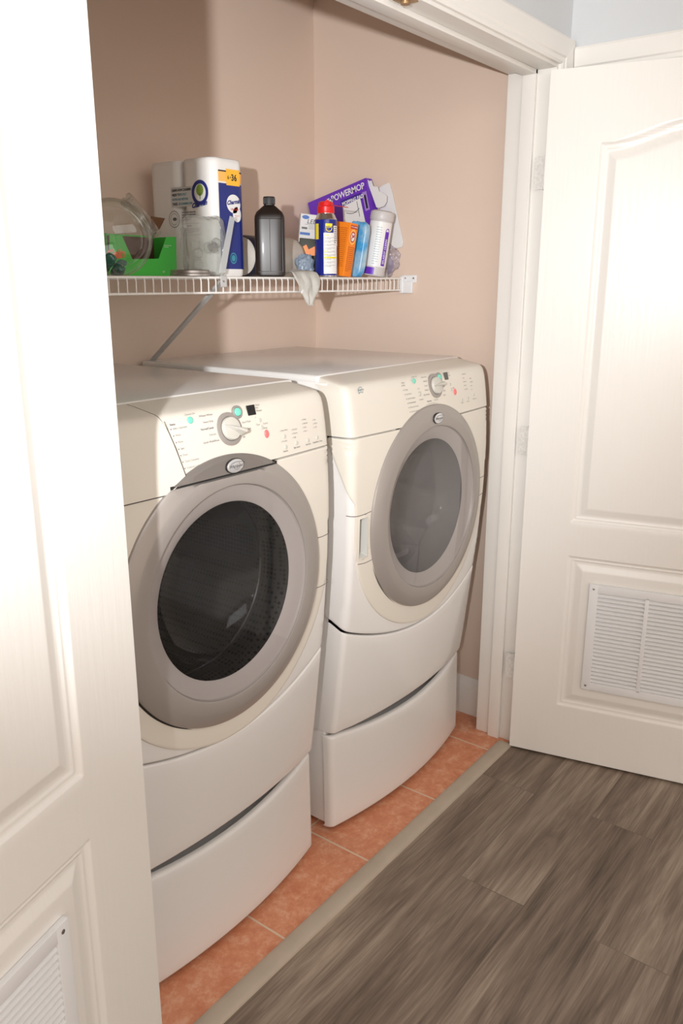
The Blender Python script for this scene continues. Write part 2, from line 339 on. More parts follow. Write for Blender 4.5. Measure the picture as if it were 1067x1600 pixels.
# baseboards
def baseboard(name, label, p0, p1, nrm, h=0.14):
    p0, p1, n = Vector(p0), Vector(p1), Vector(nrm)
    prof = [(0, 0), (0.014, 0), (0.014, h * 0.72), (0.012, h * 0.78), (0.012, h * 0.82), (0.009, h * 0.86), (0.007, h * 0.93), (0.004, h), (0, h)]
    k = len(prof); V = [p0 + n * a + Vector((0, 0, b_)) for a, b_ in prof] + [p1 + n * a + Vector((0, 0, b_)) for a, b_ in prof]
    struct(B().add(V, [tuple(range(k)), tuple(range(k, 2 * k))[::-1]] + [(i, (i + 1) % k, k + (i + 1) % k, k + i) for i in range(k)]).out(name, M['trim']), label)
baseboard('baseboard_right', 'white baseboard along the closet right wall', (XW, YI, 0), (XW, YB, 0), (-1, 0, 0))
baseboard('baseboard_back', 'white baseboard along the closet back wall', (0.65, YB, 0), (XW, YB, 0), (0, -1, 0))
# doorway in the right hall wall
bb = B()
casing_bar(bb, (XW, DY0 - 0.07, 2.05), (XW, DY1 + 0.07, 2.05), (0, 0, -1), (-1, 0, 0))
casing_bar(bb, (XW, DY1, 0), (XW, DY1, 2.05), (0, -1, 0), (-1, 0, 0)); casing_bar(bb, (XW, DY0, 0), (XW, DY0, 2.05), (0, 1, 0), (-1, 0, 0))
struct(bb.out('trim_8', M['trim'], smooth=25), 'white casing of the doorway behind the open right door')

# ------------------------------------------------------------------ panel doors with vents
def door_mesh(sign):
    Wd, Z0, Z1, T = 0.765, 0.008, 2.045, 0.034
    lo = (0.143, Wd - 0.143, 0.192, 0.695); up = (0.143, Wd - 0.143, 0.803, 1.857)
    def arch(o): return 1.857 + 0.046 * (0.5 + 0.5 * math.cos(math.pi * max(-1, min(1, (o - Wd / 2) / (Wd / 2 - 0.165)))))
    prof = [(0, 0), (0.003, -0.0045), (0.009, -0.0065), (0.012, -0.0052), (0.017, -0.0078), (0.024, -0.0078), (0.040, -0.0022), (0.044, -0.0008), (1, -0.0008)]
    def dp(s):
        if s <= 0: return 0
        for (a, p), (b_, q) in zip(prof, prof[1:]):
            if s <= b_: return p + (q - p) * (s - a) / (b_ - a)
        return -0.0008
    def depth(o, z):
        s1 = min(o - lo[0], lo[1] - o, z - lo[2], lo[3] - z)
        s2 = min(o - up[0], up[1] - o, z - up[2], (arch(o) - z) * 0.97)
        return dp(max(s1, s2))
    def axis(a, b_, bands, coarse=0.03, fine=0.0025):
        P = [a]
        while P[-1] < b_ - 1e-6:
            x = P[-1]; f = any(l - 1e-6 <= x < h for l, h in bands)
            nx = x + (fine if f else coarse)
            for l, h in bands:
                if x < l - 1e-6 and nx > l: nx = l
            P.append(min(nx, b_))
        return P
    xs = axis(0, Wd, [(0.142, 0.19), (Wd - 0.19, Wd - 0.142)], 0.02)
    zs = axis(Z0, Z1, [(0.19, 0.24), (0.648, 0.697), (0.801, 0.85), (1.805, 1.908)])
    V = []; Fc = []; nx, nz = len(xs), len(zs)
    for z in zs:
        for x in xs: V.append((sign * x, -depth(x, z), z))
    for j in range(nz - 1):
        for i in range(nx - 1):
            q = (j * nx + i, j * nx + i + 1, (j + 1) * nx + i + 1, (j + 1) * nx + i); Fc.append(q if sign > 0 else q[::-1])
    b = B(); b.add(V, Fc)
    # sides and back
    loop = [(0, Z0), (Wd, Z0), (Wd, Z1), (0, Z1)]
    V2 = [(sign * x, 0, z) for x, z in loop] + [(sign * x, T, z) for x, z in loop]
    Fs = [(4, 7, 6, 5)] + [(i, i + 4, (i + 1) % 4 + 4, (i + 1) % 4) for i in range(4)]
    b.add(V2, Fs if sign > 0 else [f[::-1] for f in Fs])
    return b
def vent(parent, sign):
    c, x0, x1, z0, z1 = 0.381, 0.214, 0.549, 0.268, 0.617
    b = B(); X = lambda a, b_: (min(sign * a, sign * b_), max(sign * a, sign * b_))
    y0, y1 = -0.0098, 0.0004
    for a, e, f, g in ((x0, x0 + 0.026, z0, z1), (x1 - 0.026, x1, z0, z1), (x0 + 0.024, x1 - 0.024, z0, z0 + 0.026), (x0 + 0.024, x1 - 0.024, z1 - 0.026, z1), (c - 0.006, c + 0.006, z0 + 0.02, z1 - 0.02)):
        b.box(*X(a, e), y0, y1, f, g, 0.0012)
    n = 23; p = (z1 - z0 - 0.052) / n
    for k in range(n):
        z = z0 + 0.026 + p * (k + 0.5)
        for a, e in ((x0 + 0.025, c - 0.005), (c + 0.005, x1 - 0.025)):
            xa, xb = X(a, e)
            # blade slopes down and outward
            P = [(-0.0093, z - 0.0052), (-0.0080, z - 0.0052), (0.0004, z + 0.0040), (0.0004, z + 0.0062), (-0.0093, z - 0.0018)]
            b.add([(xa, *q) for q in P] + [(xb, *q) for q in P], [(0, 1, 2, 3, 4), (9, 8, 7, 6, 5)] + [(i, i + 5, (i + 1) % 5 + 5, (i + 1) % 5) for i in range(5)])
    v = b.out('vent_grille', M['vent'], parent, smooth=25)
    for a in (x0 + 0.013, x1 - 0.013):
        for z in (z0 + 0.014, z1 - 0.014):
            B().lathe([(0.0036, 0), (0.0036, 0.001), (0.0018, 0.0016), (0, 0.0016)], 12, Matrix.Translation((sign * a, -0.0098, z)) @ Matrix.Rotation(math.pi / 2, 4, 'X')).out('screw', M['steel'], v)
def hinge(parent, sign, z, leaf_rot, pin):
    # knuckle on the pin, one leaf on the jamb side (leaf_rot = direction of the jamb leaf in door space)
    b = B(); b.tube([(*pin, z - 0.045), (*pin, z + 0.045)], 0.0058, 12)
    for s in (-1, 1): b.tube([(*pin, z + s * 0.045), (*pin, z + s * 0.050)], [0.0045, 0.001], 10)
    d = Vector((math.cos(leaf_rot), math.sin(leaf_rot), 0)); n = Vector((-d.y, d.x, 0)); p = Vector((*pin, 0)) + n * 0.0045 * sign
    prof = [(0.002, -0.044), (0.026, -0.044), (0.032, -0.038), (0.032, 0.038), (0.026, 0.044), (0.002, 0.044)]
    b.prism([p + d * a + Vector((0, 0, z + h)) for a, h in prof], n * 0.0022)
    # leaf on the door edge
    b.box(min(-sign * 0.0022, 0), max(-sign * 0.0022, 0), 0.003, 0.030, z - 0.044, z + 0.044)
    o = b.out('hinge', M['hinge'], parent)
M['hinge'] = mat('paint_spattered_hinge_metal', (0.80, 0.785, 0.75), 0.4, 0.0, bump=(160, 0.35), var=(140, 0.30))
def door(name, label, loc, rot, sign, jamb_dir, pin_gap):
    o = door_mesh(sign).out(name, M['door'], smooth=50); struct(o, label)
    o.location = loc; o.rotation_euler = (0, 0, rot)
    vent(o, sign)
    for z in (0.281, 1.032, 1.793): hinge(o, sign, z, jamb_dir - rot, pin_gap)
    return o
door('door_1', 'open white two panel door on the right with a vent grille', (2.281, 1.033, 0), math.radians(-76.6), 1, math.radians(90), (-0.004, 0.035))
door('door_2', 'open white two panel door in the left foreground with a vent grille', (0.749, 0.980, 0), math.radians(16), -1, math.radians(90), (0.004, 0.036))
# plain slab behind the open door, in the right hall wall
b = B(); b.box(XW + 0.03, XW + 0.065, DY0 + 0.003, DY1 - 0.003, 0.008, 2.045, 0.002)
struct(b.out('door_3', M['door']), 'closed white door in the right hall wall behind the open closet door')
# brass catch under the head jamb
b = B(); b.box(1.587, 1.628, 1.040, 1.078, ZH - 0.003, ZH, 0.0008); b.tube([(1.6075, 1.059, ZH - 0.009), (1.6075, 1.059, ZH - 0.001)], 0.010, 14)
finish(b.out('door_catch', M['brass']), None, 'worn brass ball catch under the head jamb of the closet opening', 'door catch')

# ------------------------------------------------------------------ washer and dryer
def lerp_tab(T, z):
    if z <= T[0][0]: return T[0][1]
    for (a, p), (b_, q) in zip(T, T[1:]):
        if z <= b_:
            t = (z - a) / (b_ - a); return p + (q - p) * t
    return T[-1][1]
YK = [(0, 1.229), (.30, 1.235), (.312, 1.225), (.40, 1.213), (.469, 1.205), (.607, 1.189), (.70, 1.178), (.80, 1.170), (.92, 1.166), (1.03, 1.166), (1.135, 1.170), (1.2, 1.177), (1.25, 1.186)]
YC = [(0, 1.187), (.30, 1.189), (.312, 1.187), (.40, 1.178), (.469, 1.171), (.607, 1.160), (.70, 1.155), (.80, 1.151), (.92, 1.149), (1.03, 1.150), (1.135, 1.156), (1.2, 1.166), (1.25, 1.180)]
SEC = [(.333, .333, 0), (.3395, .3392, .0015), (.3445, .3435, .0050), (.349, .3463, .0095), (.355, .3480, .0155), (.42, .3515, .0800)]
OY = 1.60                                            # machine empties stand at y = OY
def surf(s, z, off=0.0):
    """s runs across the bowed front and round onto the flanks"""
    a, sg = abs(s), (1 if s >= 0 else -1)
    k, c = lerp_tab(YK, z), lerp_tab(YC, z)
    if a <= .333:
        return Vector((s, c + (k - c) * (a / .345) ** 2 - off - OY, z))
    y = c + (k - c) * (.333 / .345) ** 2
    for (a0, x0, d0), (a1, x1, d1) in zip(SEC, SEC[1:]):
        if a <= a1 or a1 == .42:
            t = (a - a0) / (a1 - a0); x = x0 + (x1 - x0) * t; d = d0 + (d1 - d0) * t; break
    w = min(1, max(0, (a - .333) / .022)); q = w * math.pi / 2
    return Vector((sg * (x + off * math.sin(q)), y + d - off * math.cos(q) - OY, z))
def s_columns(smax, n=26, smin=None):
    L = [-smax] + [-v for v in (.385, .355, .349, .3445, .3395, .333) if v < smax - .002]
    mid = [-.333 + .666 * i / n for i in range(1, n)]
    full = L + mid + [-v for v in L[::-1]]
    return full
def front_panel(name, material, parent, smax, zlo, zhi, off=0.0, r=0.008, lip=0.03, cols=None, zmid=10, shear=None, edge_round=True, label=None):
    """a bowed panel between zlo(s) and zhi(s), its edges rounded and turned back by lip"""
    cols = cols or s_columns(smax); V = []; Fc = []
    rd = [r * (1 - math.cos(a * math.pi / 6)) for a in range(0, 4)]            # distances 0..r
    sink = [r - r * math.sin(a * math.pi / 6) for a in range(0, 4)]            # how far the edge drops back
    rows = None
    for s in cols:
        a, b_ = zlo(s), zhi(s); zz = [(a, sink[0] + lip)] + [(a + rd[i], sink[i]) for i in range(4)]
        zz += [(a + r + (b_ - a - 2 * r) * (i + 1) / (zmid + 1), 0) for i in range(zmid)]
        zz += [(b_ - rd[i], sink[i]) for i in (3, 2, 1, 0)] + [(b_, sink[0] + lip)]
        rows = len(zz)
        for z, sk in zz:
            p = surf(s if shear is None else shear(s, z), z, off); p.y += sk; V.append(p)
    n = rows
    for i in range(len(cols) - 1):
        for j in range(n - 1): Fc.append((i * n + j, (i + 1) * n + j, (i + 1) * n + j + 1, i * n + j + 1))
    return mk(name, V, Fc, material, parent, 40, **({'label': label} if label else {}))
def polar_panel(name, material, parent, cx, cz, r0, inside, off, lip=0.02, n=260, nr=26, hole=None):
    """panel around the round door hole, out to the border of inside(s, z)"""
    V = []; Fc = []
    for i in range(n):
        q = 2 * math.pi * i / n; c, d = math.cos(q), math.sin(q); lo_, hi = r0, 1.2
        if not inside(cx + c * (r0 + 1e-3), cz + d * (r0 + 1e-3)): hi = r0 + 1e-3
        for _ in range(26):
            m = (lo_ + hi) / 2
            if inside(cx + c * m, cz + d * m): lo_ = m
            else: hi = m
        R = lo_
        rr = [r0 + (R - 0.004 - r0) * k / nr for k in range(nr + 1)] if R - 0.004 > r0 else [r0] * (nr + 1)
        p = surf(cx + c * r0, cz + d * r0, off); p.y += 0.03; V.append(p)
        for x in rr: V.append(surf(cx + c * x, cz + d * x, off))
        V.append(surf(cx + c * (R - .001), cz + d * (R - .001), off - .0012)); V.append(surf(cx + c * R, cz + d * R, off - .004)); V.append(surf(cx + c * R, cz + d * R, off - .004 - lip))
    k = nr + 5
    for i in range(n):
        j = (i + 1) % n
        for t in range(k - 1):
            f = (i * k + t, j * k + t, j * k + t + 1, i * k + t + 1)[::-1]
            if hole and t > 0 and hole(sum(V[a].x for a in f) / 4, sum(V[a].z for a in f) / 4): continue
            Fc.append(f)
    return mk(name, V, Fc, material, parent, 40)

def machine(name, label, cat, cx, washer):
    root = empty(name, (cx, OY, 0), label=label, cat=cat)
    DX, DZ, DR = (0.0, 0.880, 0.289) if washer else (0.003, 0.893, 0.286)
    # cabinet with top lid
    b = B(); b.box(-.347, -.3445, 1.243 - OY, 1.925 - OY, .318, 1.262, 0.001); b.box(.3445, .347, 1.243 - OY, 1.925 - OY, .318, 1.262, 0.001)
    b.box(-.346, .346, 1.922 - OY, 1.925 - OY, .318, 1.262); b.box(-.346, .346, 1.243 - OY, 1.925 - OY, .316, .320); b.box(-.346, .346, 1.243 - OY, 1.925 - OY, 1.255, 1.260)
    b.out('cabinet', M['white'], root)
    b = B(); y0, y1 = 1.272 - OY, 1.93 - OY
    b.box(-.347, .347, y0, y1, 1.258, 1.279, 0.007)
    rim = [(-.315, y0 + .03), (.315, y0 + .03), (.315, y1 - .03), (-.315, y1 - .03), (-.315, y0 + .03)]
    b.out('top_lid', M['white'], root)
    # pedestal
    b = B(); b.box(-.347, .347, 1.256 - OY, 1.925 - OY, .022, .314, 0.004)
    ped = b.out('pedestal', M['white'], root)
    for sx in (-.30, .30):
        for y in (1.30 - OY, 1.88 - OY): B().lathe([(.022, 0), (.022, .012), (.012, .014), (.012, .024)], 16, Matrix.Translation((sx, y, 0))).out('levelling_foot', M['beige'], ped)
    zt = lambda s: .3015 - .021 * max(0, 1 - (abs(s) / .32) ** 2)
    front_panel('pedestal_drawer', M['white'], ped, .368, lambda s: .014, zt, 0.002, r=0.010, lip=0.006, zmid=12)
    # lower cover
    seam = lambda s: .545 + .078 * min(1.15, (abs(s) / .345)) ** 2
    front_panel('lower_panel', M['white'], root, .415, lambda s: .3125 - .002 * (abs(s) < .3), lambda s: seam(s) - .0025, 0.0, r=0.006, lip=0.02, zmid=10)
    pocket = None if washer else (lambda s, z: -.329 < s < -.288 and .820 < z < .934)
    # upper white skin, polar around the door
    polar_panel('white_surround', M['white'], root, DX, DZ, .30 if washer else .296, lambda s, z: abs(s) < .415 and seam(s) + .0025 < z < 1.1335, 0.0, hole=pocket)
    # off-white panel around the door
    RB = .337
    def in_beige(s, z):
        if z > 1.1325: return False
        if z > DZ + .075:
            return abs(s) < .337 + (.078 if True else 0) * min(1, max(0, (z - DZ - .075) / (1.135 - DZ - .075))) ** .9
        if z > DZ: return abs(s) < .337
        return s * s + (z - DZ) ** 2 < RB * RB
    polar_panel('front_panel', M['beige'], root, DX, DZ, .262, in_beige, 0.0045, lip=0.004, hole=pocket)
    # gap shadow line under the console
    # console
    ct = [(1.135, 0), (1.14, 0), (1.16, 0), (1.185, 0), (1.21, 0), (1.232, 0), (1.245, .0015), (1.254, .006), (1.2595, .012), (1.2625, .020), (1.2660, .038), (1.2715, .066), (1.2765, .098)]
    def con_panel(nm, s0, s1, mt, ncol, zb=1.1365, shear=None, cut=True, off=.0045):
        base = [s for s in s_columns(.415, 44)]
        cols = sorted(set([s0] + [s for s in base if s0 + .002 < s < s1 - .002] + [s1]))
        V = []; Fc = []; n = len(ct) + 2
        for s in cols:
            lo_ = zb
            sc = s if shear is None else shear(s, 1.13); rc = .283 if off > .005 else .27
            if cut and abs(sc - DX) < rc: lo_ = max(zb, DZ + math.sqrt(rc ** 2 - (sc - DX) ** 2))
            first = True
            for i, (z, dy) in enumerate([(None, None)] + ct):
                if i == 0: zz, d, back = lo_, 0, .02
                else: zz, d, back = max(z if i > 1 else lo_, lo_), dy, 0
                ss = s if shear is None else shear(s, zz)
                a = abs(ss); cor = max(0, (a - .325) / .09)
                # the top drops and the top corners round off on the flanks
                hh = zz - (0.010 * min(1, cor * 1.8) ** 1.5) * max(0, (zz - 1.2) / .07)
                p = surf(ss, min(zz, 1.25), off if zz < 1.24 else .0045 + (off - .0045) * max(0, (1.262 - zz) / .022)); p.z = hh
                fl = min(1, max(0, (a - .340) / .06))
                p.y += d * (1 - .6 * fl) + back
                if zz > 1.235: p.x -= math.copysign(.012 * min(1, max(0, (a - .333) / .02)) * ((zz - 1.235) / .04) ** 2, p.x)
                V.append(p)
            p = V[-1].copy(); p.z -= .03; V.append(p)
        for i in range(len(cols) - 1):
            for j in range(n - 1): Fc.append((i * n + j, (i + 1) * n + j, (i + 1) * n + j + 1, i * n + j + 1))
        for s_, idx in ((s0, 0), (s1, len(cols) - 1)): pass
        return mk(nm, V, Fc, mt, root, 45)
    fy = lambda u, z, o=.0045: surf(u, z, o)          # a point on the console face
    if washer:
        sl = lambda z: -.137 + .255 * (1.262 - z)       # slanted joint between dispenser drawer and console
        con = con_panel('control_panel', -.137, .415, M['beige'], 30, shear=lambda s, z: s + (sl(z) + .0009 + .137) * max(0, (.30 - s) / .437) ** 1.0 if s < .30 else s)
        con_panel('detergent_drawer', -.415, -.137, M['beige'], 16, zb=1.120, off=.0075, shear=lambda s, z: s + (sl(z) - .0009 + .137) * min(1, (s + .415) / .278) ** 2)
        b = B(); b.strip([surf(sl(z) - .0002, z, .0079) for z in [1.124 + .128 * i / 20 for i in range(21)]], .0013, (0, -1, 0), .0002); b.out('drawer_seam', M['seam'], root)
        b = B(); b.strip([surf(-.350 + .215 * i / 16, 1.1185, .0052) for i in range(17)], .0022, (0, -1, 0), .0002); b.out('drawer_underline', M['seam'], root)
    else:
        con = con_panel('control_panel', -.415, .415, M['beige'], 44)
    # ---- door
    ax = Matrix.Translation((DX, 1.1625 - OY, DZ)) @ Matrix.Rotation(math.pi / 2, 4, 'X')     # local z points out of the front (-y)
    hole = .229
    z_of = lambda r, h: ax @ Vector((r, 0, h))
    ring = [(DR - .004, -.012), (DR, -.004), (DR, .008), (DR - .002, .0125), (DR - .006, .0155), (DR - .028, .0225), (DR - .032, .0235), (hole + .003, .0245), (hole, .0235), (hole - .001, .020)]
    b = B()
    if washer:
        # the ring is cut off along a chord near the top; a fixed cap sits above it
        chord = 1.130 - DZ
        def ring_part():
            n = 240; k = len(ring); V = []; Fc = []
            for i in range(n):
                q = 2 * math.pi * (i + .5) / n
                for r, h in ring:
                    if r * math.sin(q) > chord - .003: r = (chord - .003) / math.sin(q)
                    V.append(ax @ Vector((r * math.cos(q), r * math.sin(q), h)))
            for i in range(n):
                j = (i + 1) % n
                for t in range(k - 1): Fc.append((i * k + t, j * k + t, j * k + t + 1, i * k + t + 1))
            return V, Fc
        V, Fc = ring_part(); b.add(V, Fc)
    else:
        b.lathe(ring, 160, ax, caps=False)
    door_o = b.out('door', M['ringgrey'], root, smooth=28)
    if washer:
        # cap above the chord
        b = B(); n = 60; qc = math.acos((chord + .002) / DR); V = []; Fc = []
        for i in range(n + 1):
            q = math.pi / 2 - qc + 2 * qc * i / n; x, z = DR * math.cos(q), DR * math.sin(q)
            x2 = x * .93; z2 = max(chord + .004, z * .965 + .002)
            V += [ax @ Vector((x, z, -.010)), ax @ Vector((x, z, .010)), ax @ Vector((x * .99, max(chord + .002, z - .004), .0145)), ax @ Vector((x2, min(z2, z), .0195)), ax @ Vector((x2, chord + .003, .0205)), ax @ Vector((x2, chord + .002, .019)), ax @ Vector((x2, chord + .002, .0))]
        for i in range(n):
            for t in range(6): Fc.append((i * 7 + t, (i + 1) * 7 + t, (i + 1) * 7 + t + 1, i * 7 + t + 1))
        b.add(V, Fc); b.out('door_cap', M['ringcap'], root, smooth=35)
        b = B(); zc = chord - .006
        b.box(-.148, .148, 1.1625 - OY - .0120, 1.1625 - OY + .004, DZ + chord - .006, DZ + chord + .003)
        b.out('door_gap', M['gasket'], root)
    # dark gasket round the door
    b = B(); b.lathe([(DR - .004, -.010), (DR + .0035, -.008), (DR + .0045, .000), (DR + .003, .004), (DR - .001, .003)], 120, ax, caps=False); b.out('gasket', M['gasket'], door_o)
    # thin bright piping on the outside
    # inner recess, glass cover, bowl
    b = B(); b.lathe([(hole - .001, .021), (hole - .003, .0165), (.212, .012), (.196, .0065), (.1905, .003)], 120, ax, caps=False); b.out('inner_ring', M['innergrey'], door_o)
    b = B(); b.lathe([(hole - .0005, .0222), (hole * .8, .0245), (hole * .5, .0265), (hole * .2, .0275), (0, .0277)], 90, ax, caps=False); b.out('door_glass', M['glass_cover'], door_o)
    b = B(); b.lathe([(.191, .003), (.186, -.030), (.170, -.070), (.140, -.098), (.09, -.116), (.04, -.123), (0, -.124)], 90, ax, caps=False); b.out('glass_bowl', M['bowl_dark'] if washer else M['bowl_grey'], door_o)
    # bright chrome edge of the bowl inside (washer) and the drum
    yo = 1.1625 - OY
    axd = ax @ Matrix.Translation((0, 0, 0))
    dm = M['drumholes'] if washer else M['drumlight']
    b = B(); b.lathe([(.235, -.020), (.215, -.060), (.212, -.100), (.262, -.118), (.275, -.20), (.275, -.50), (.25, -.53), (0, -.535)], 96, ax, caps=False)
    b.out('drum', dm, root, smooth=35)
    for k in range(3):
        q = math.radians((20 if washer else 80) + 120 * k); b = B()
        Mq = ax @ Matrix.Rotation(q, 4, 'Z')
        b.add([Mq @ Vector(p) for p in ((.275, -.035, -.14), (.275, .035, -.14), (.212, .008, -.17), (.212, -.008, -.17), (.275, -.035, -.50), (.275, .035, -.50), (.212, .008, -.47), (.212, -.008, -.47))],
              [(0, 3, 2, 1), (4, 5, 6, 7), (0, 4, 7, 3), (1, 2, 6, 5), (2, 3, 7, 6)])
        b.out('drum_fin', M['drumdark'] if washer else M['drumlight'], root)
    if washer:
        b = B(); t = [( .207 * math.cos(2 * math.pi * i / 72), .207 * math.sin(2 * math.pi * i / 72), -.098) for i in range(73)]
        b.tube([ax @ Vector(p) for p in t], .0035, 8, False); b.out('tub_rim', M['chrome'], root)
        # boot
    else:
        b = B()      # lint screen grille at the bottom of the opening
        for k in range(15):
            x = -.075 + .15 * k / 14
            b.box(x - .0022, x + .0022, 1.1625 - OY + .115, 1.1625 - OY + .235, DZ - .176 , DZ - .172)
        b.box(-.085, .085, 1.1625 - OY + .11, 1.1625 - OY + .115, DZ - .18, DZ - .168); b.box(-.085, .085, 1.1625 - OY + .235, 1.1625 - OY + .24, DZ - .18, DZ - .168)
        b.box(-.085, .085, 1.1625 - OY + .112, 1.1625 - OY + .238, DZ - .186, DZ - .179)
        b.out('lint_grille', M['drumlight'], root)
    # ---- hand grip (dryer, left of the door) and latch covers
    def seam_strip(s0, s1, z, nm='seam', sag=.003):
        b = B(); n = 12; b.strip([surf(s0 + (s1 - s0) * i / n, z - sag * math.sin(math.pi * i / n), .0046) for i in range(n + 1)], .0016, (0, -1, 0), .0002); return b.out(nm, M['seam'], root)
    if not washer:
        seam_strip(-.355, -.278, .941); seam_strip(-.326, -.268, .810)
        seam_strip(.285, .345, .921); seam_strip(.285, .34, .865)
        # pocket: frame standing slightly proud with a recess
        x0, x1, z0, z1 = -.324, -.293, .825, .929
        g = lambda s, z, o: surf(s, z, o); quad = [(i, (i + 1) % 4, 4 + (i + 1) % 4, 4 + i) for i in range(4)]
        o0 = [(x0 - .007, z0 - .007), (x1 + .007, z0 - .007), (x1 + .007, z1 + .007), (x0 - .007, z1 + .007)]; i0 = [(x0, z0), (x1, z0), (x1, z1), (x0, z1)]
        b = B(); b.add([g(s, z, .0040) for s, z in o0] + [g(s, z, .0062) for s, z in i0], quad); b.out('grip_frame', M['beige'], root)
        b = B(); b.add([g(s, z, .0062) for s, z in i0] + [g(s, z, -.028) for s, z in ((x0 + .018, z0 + .016), (x1 - .001, z0 + .010), (x1 - .001, z1 - .004), (x0 + .018, z1 - .004))], quad + [(4, 5, 6, 7)])
        b.out('grip_recess', M['grip'], root, smooth=None)
    else:
        seam_strip(.283, .352, .925); seam_strip(.283, .350, .800)
        seam_strip(-.345, -.283, .955); seam_strip(-.345, -.283, .800)
        for z in (.845, .905): B().box(-.302, -.286, 1.1625 - OY - .004, 1.1625 - OY + .006, z - .018, z + .018, 0.002).out('door_hinge', M['ringdark'], door_o)
    # ---- badge
    by = (1.147, .0205) if washer else (1.143, .0245)
    mb = Matrix.Translation((DX + (.012 if washer else .003), 1.1625 - OY - by[1], by[0])) @ Matrix.Rotation(math.pi / 2, 4, 'X')
    b = B(); b.lathe([(.024, -.004), (.0255, .0), (.0245, .0025), (.0225, .003)], 48, mb, 1, .60); b.out('badge_rim', M['gasket'], door_o if not washer else root)
    b = B(); b.lathe([(.0232, .0), (.0228, .0035), (.020, .0045), (0, .0050)], 48, mb, 1, .60); bad = b.out('badge', M['badge'], door_o if not washer else root)
    b = B(); f = lambda x, y: mb @ Vector((x, y, .0052))
    put_text(b, 'Whirlpool', .0092, lambda x, y: f(x - .0005, y - .003), align='CENTER', shear=.25)
    b.strip([f(-.016 + .020 * (1 - math.cos(t)), .002 + .0065 * math.sin(t)) for t in [math.pi * (.05 + .9 * i / 14) for i in range(15)]], .0007, (0, -1, 0))
    b.strip([f(.002 + .009 * math.cos(t), .0005 + .0075 * math.sin(t)) for t in [math.pi * (1.1 + 1.2 * i / 14) for i in range(15)]], .0006, (0, -1, 0))
    b.out('badge_lettering', M['inkblack'], bad)
    # ---- controls
    kx, kz = (.026, 1.2165) if washer else (.037, 1.2255)
    def face_m(u, z, off=.0045):
        p = surf(u, z, off); px_ = surf(u + .004, z, off) - surf(u - .004, z, off); pz = surf(u, z + .004, off) - surf(u, z - .004, off)
        X = px_.normalized(); N = pz.cross(px_).normalized(); N = N if N.y < 0 else -N; Z_ = N.cross(X).normalized()
        # columns: local x along the face, y up the face, z out of it
        m_ = Matrix((X, Z_, N)).transposed().to_4x4()
        if Z_.z < 0: m_ = Matrix((X, -Z_, N)).transposed().to_4x4()
        m_.translation = p; return m_
    km = face_m(kx, kz)
    b = B(); b.lathe([(.0335, -.002), (.0335, .0018), (.0315, .0026), (0, .0026)], 48, km); dial = b.out('dial_plate', M['ringgrey'], con)
    b = B(); b.lathe([(.0250, .0020), (.0250, .0030), (0, .0032)], 40, km); b.out('dial_groove', M['ringdark'], dial)
    ka = math.radians(-24) if washer else math.radians(2)
    kk = km @ Matrix.Rotation(ka, 4, 'Z')
    b = B(); b.lathe([(.0235, .002), (.0235, .008), (.022, .0105), (.010, .012), (0, .0122)], 48, kk)
    for sgn in (1,):
        V = []; Fc = []; n = 14     # tapering hand grip across the dial
        for i in range(n + 1):
            t = i / n; x = -.0225 + .052 * t; w = .0015 + .0075 * t ** .9; h = .013 + (.014 if washer else .007) * math.sin(min(1, t * 1.15) * math.pi / 2); w2 = w * .45
            if i == n: h -= .004; w *= .7; w2 *= .7
            V += [kk @ Vector((x, -w, .008)), kk @ Vector((x, -w2, h * .92)), kk @ Vector((x, 0, h)), kk @ Vector((x, w2, h * .92)), kk @ Vector((x, w, .008))]
        for i in range(n):
            for t in range(4): Fc.append((i * 5 + t, i * 5 + t + 1, (i + 1) * 5 + t + 1, (i + 1) * 5 + t))
        Fc.append((0, 1, 2, 3, 4)); Fc.append(tuple(n * 5 + t for t in (4, 3, 2, 1, 0))); b.add(V, Fc)
    b.out('dial_knob', M['knobwhite'], con, smooth=40)
    def button(nm, u, z, r, m_, sy=1.0, collar=None, h=.003, lab=None):
        mm = face_m(u, z)
        if collar: B().lathe([(collar, -.001), (collar, .0022), (collar - .002, .0032), (r + .0008, .0030), (r + .0004, .001)], 32, mm).out('button_collar', M['ringgrey'], con)
        B().lathe([(r, 0), (r, h * .6), (r * .85, h), (0, h * 1.15)], 28, mm, 1, sy).out(nm, m_, con, **({'label': lab} if lab else {}))
    g = (.057, 1.2455) if washer else (.064, 1.2455)
    button('start_button', g[0], g[1], .0088, M['teal'], 1.0, .0135, .0050, 'teal round start button')
    button('control_button', -.070 if washer else -.062, 1.2455 if washer else 1.247, .0068, M['teal'], 1.0, None, .0022, 'teal round button')
    button('stop_button', .130 if washer else .137, 1.192 if washer else 1.199, .0062, M['coral'], 1.4, None, .0026, 'coral red oval button')
    mm = face_m(.099 if washer else .105, 1.2445 if washer else 1.2455)
    w_, h_ = (.0115, .0105) if washer else (.0095, .0105)
    B().box(-w_, w_, -h_, h_, -.001, .0008, 0, mm).out('display_window', M['display'] if washer else M['display_grey'], con)
    small = [(.118, 1.222), (.119, 1.207)]
    if washer: small += [(.187, 1.178), (.187, 1.155), (.226, 1.158), (.268, 1.157), (.303, 1.158)]
    else: small += [(.176, 1.172), (.214, 1.172), (.252, 1.178), (-.045, 1.212)]
    for u, z in small: button('selector_button', u, z, .0048, M['knobwhite'], 1.0, None, .0016)
    # printed labels: one flat print on the console
    b = B(); P = lambda u, z: (lambda x, y: surf(u + x, z + y, .0048))
    def T(u, z, t, size=.0055, **kw): put_text(b, t, size, P(u, z), **kw)
    def dot(u, z, r=.0014): b.add([surf(u + r * math.cos(q), z + r * math.sin(q), .0049) for q in [i * math.pi / 4 for i in range(8)]], [tuple(range(8))])
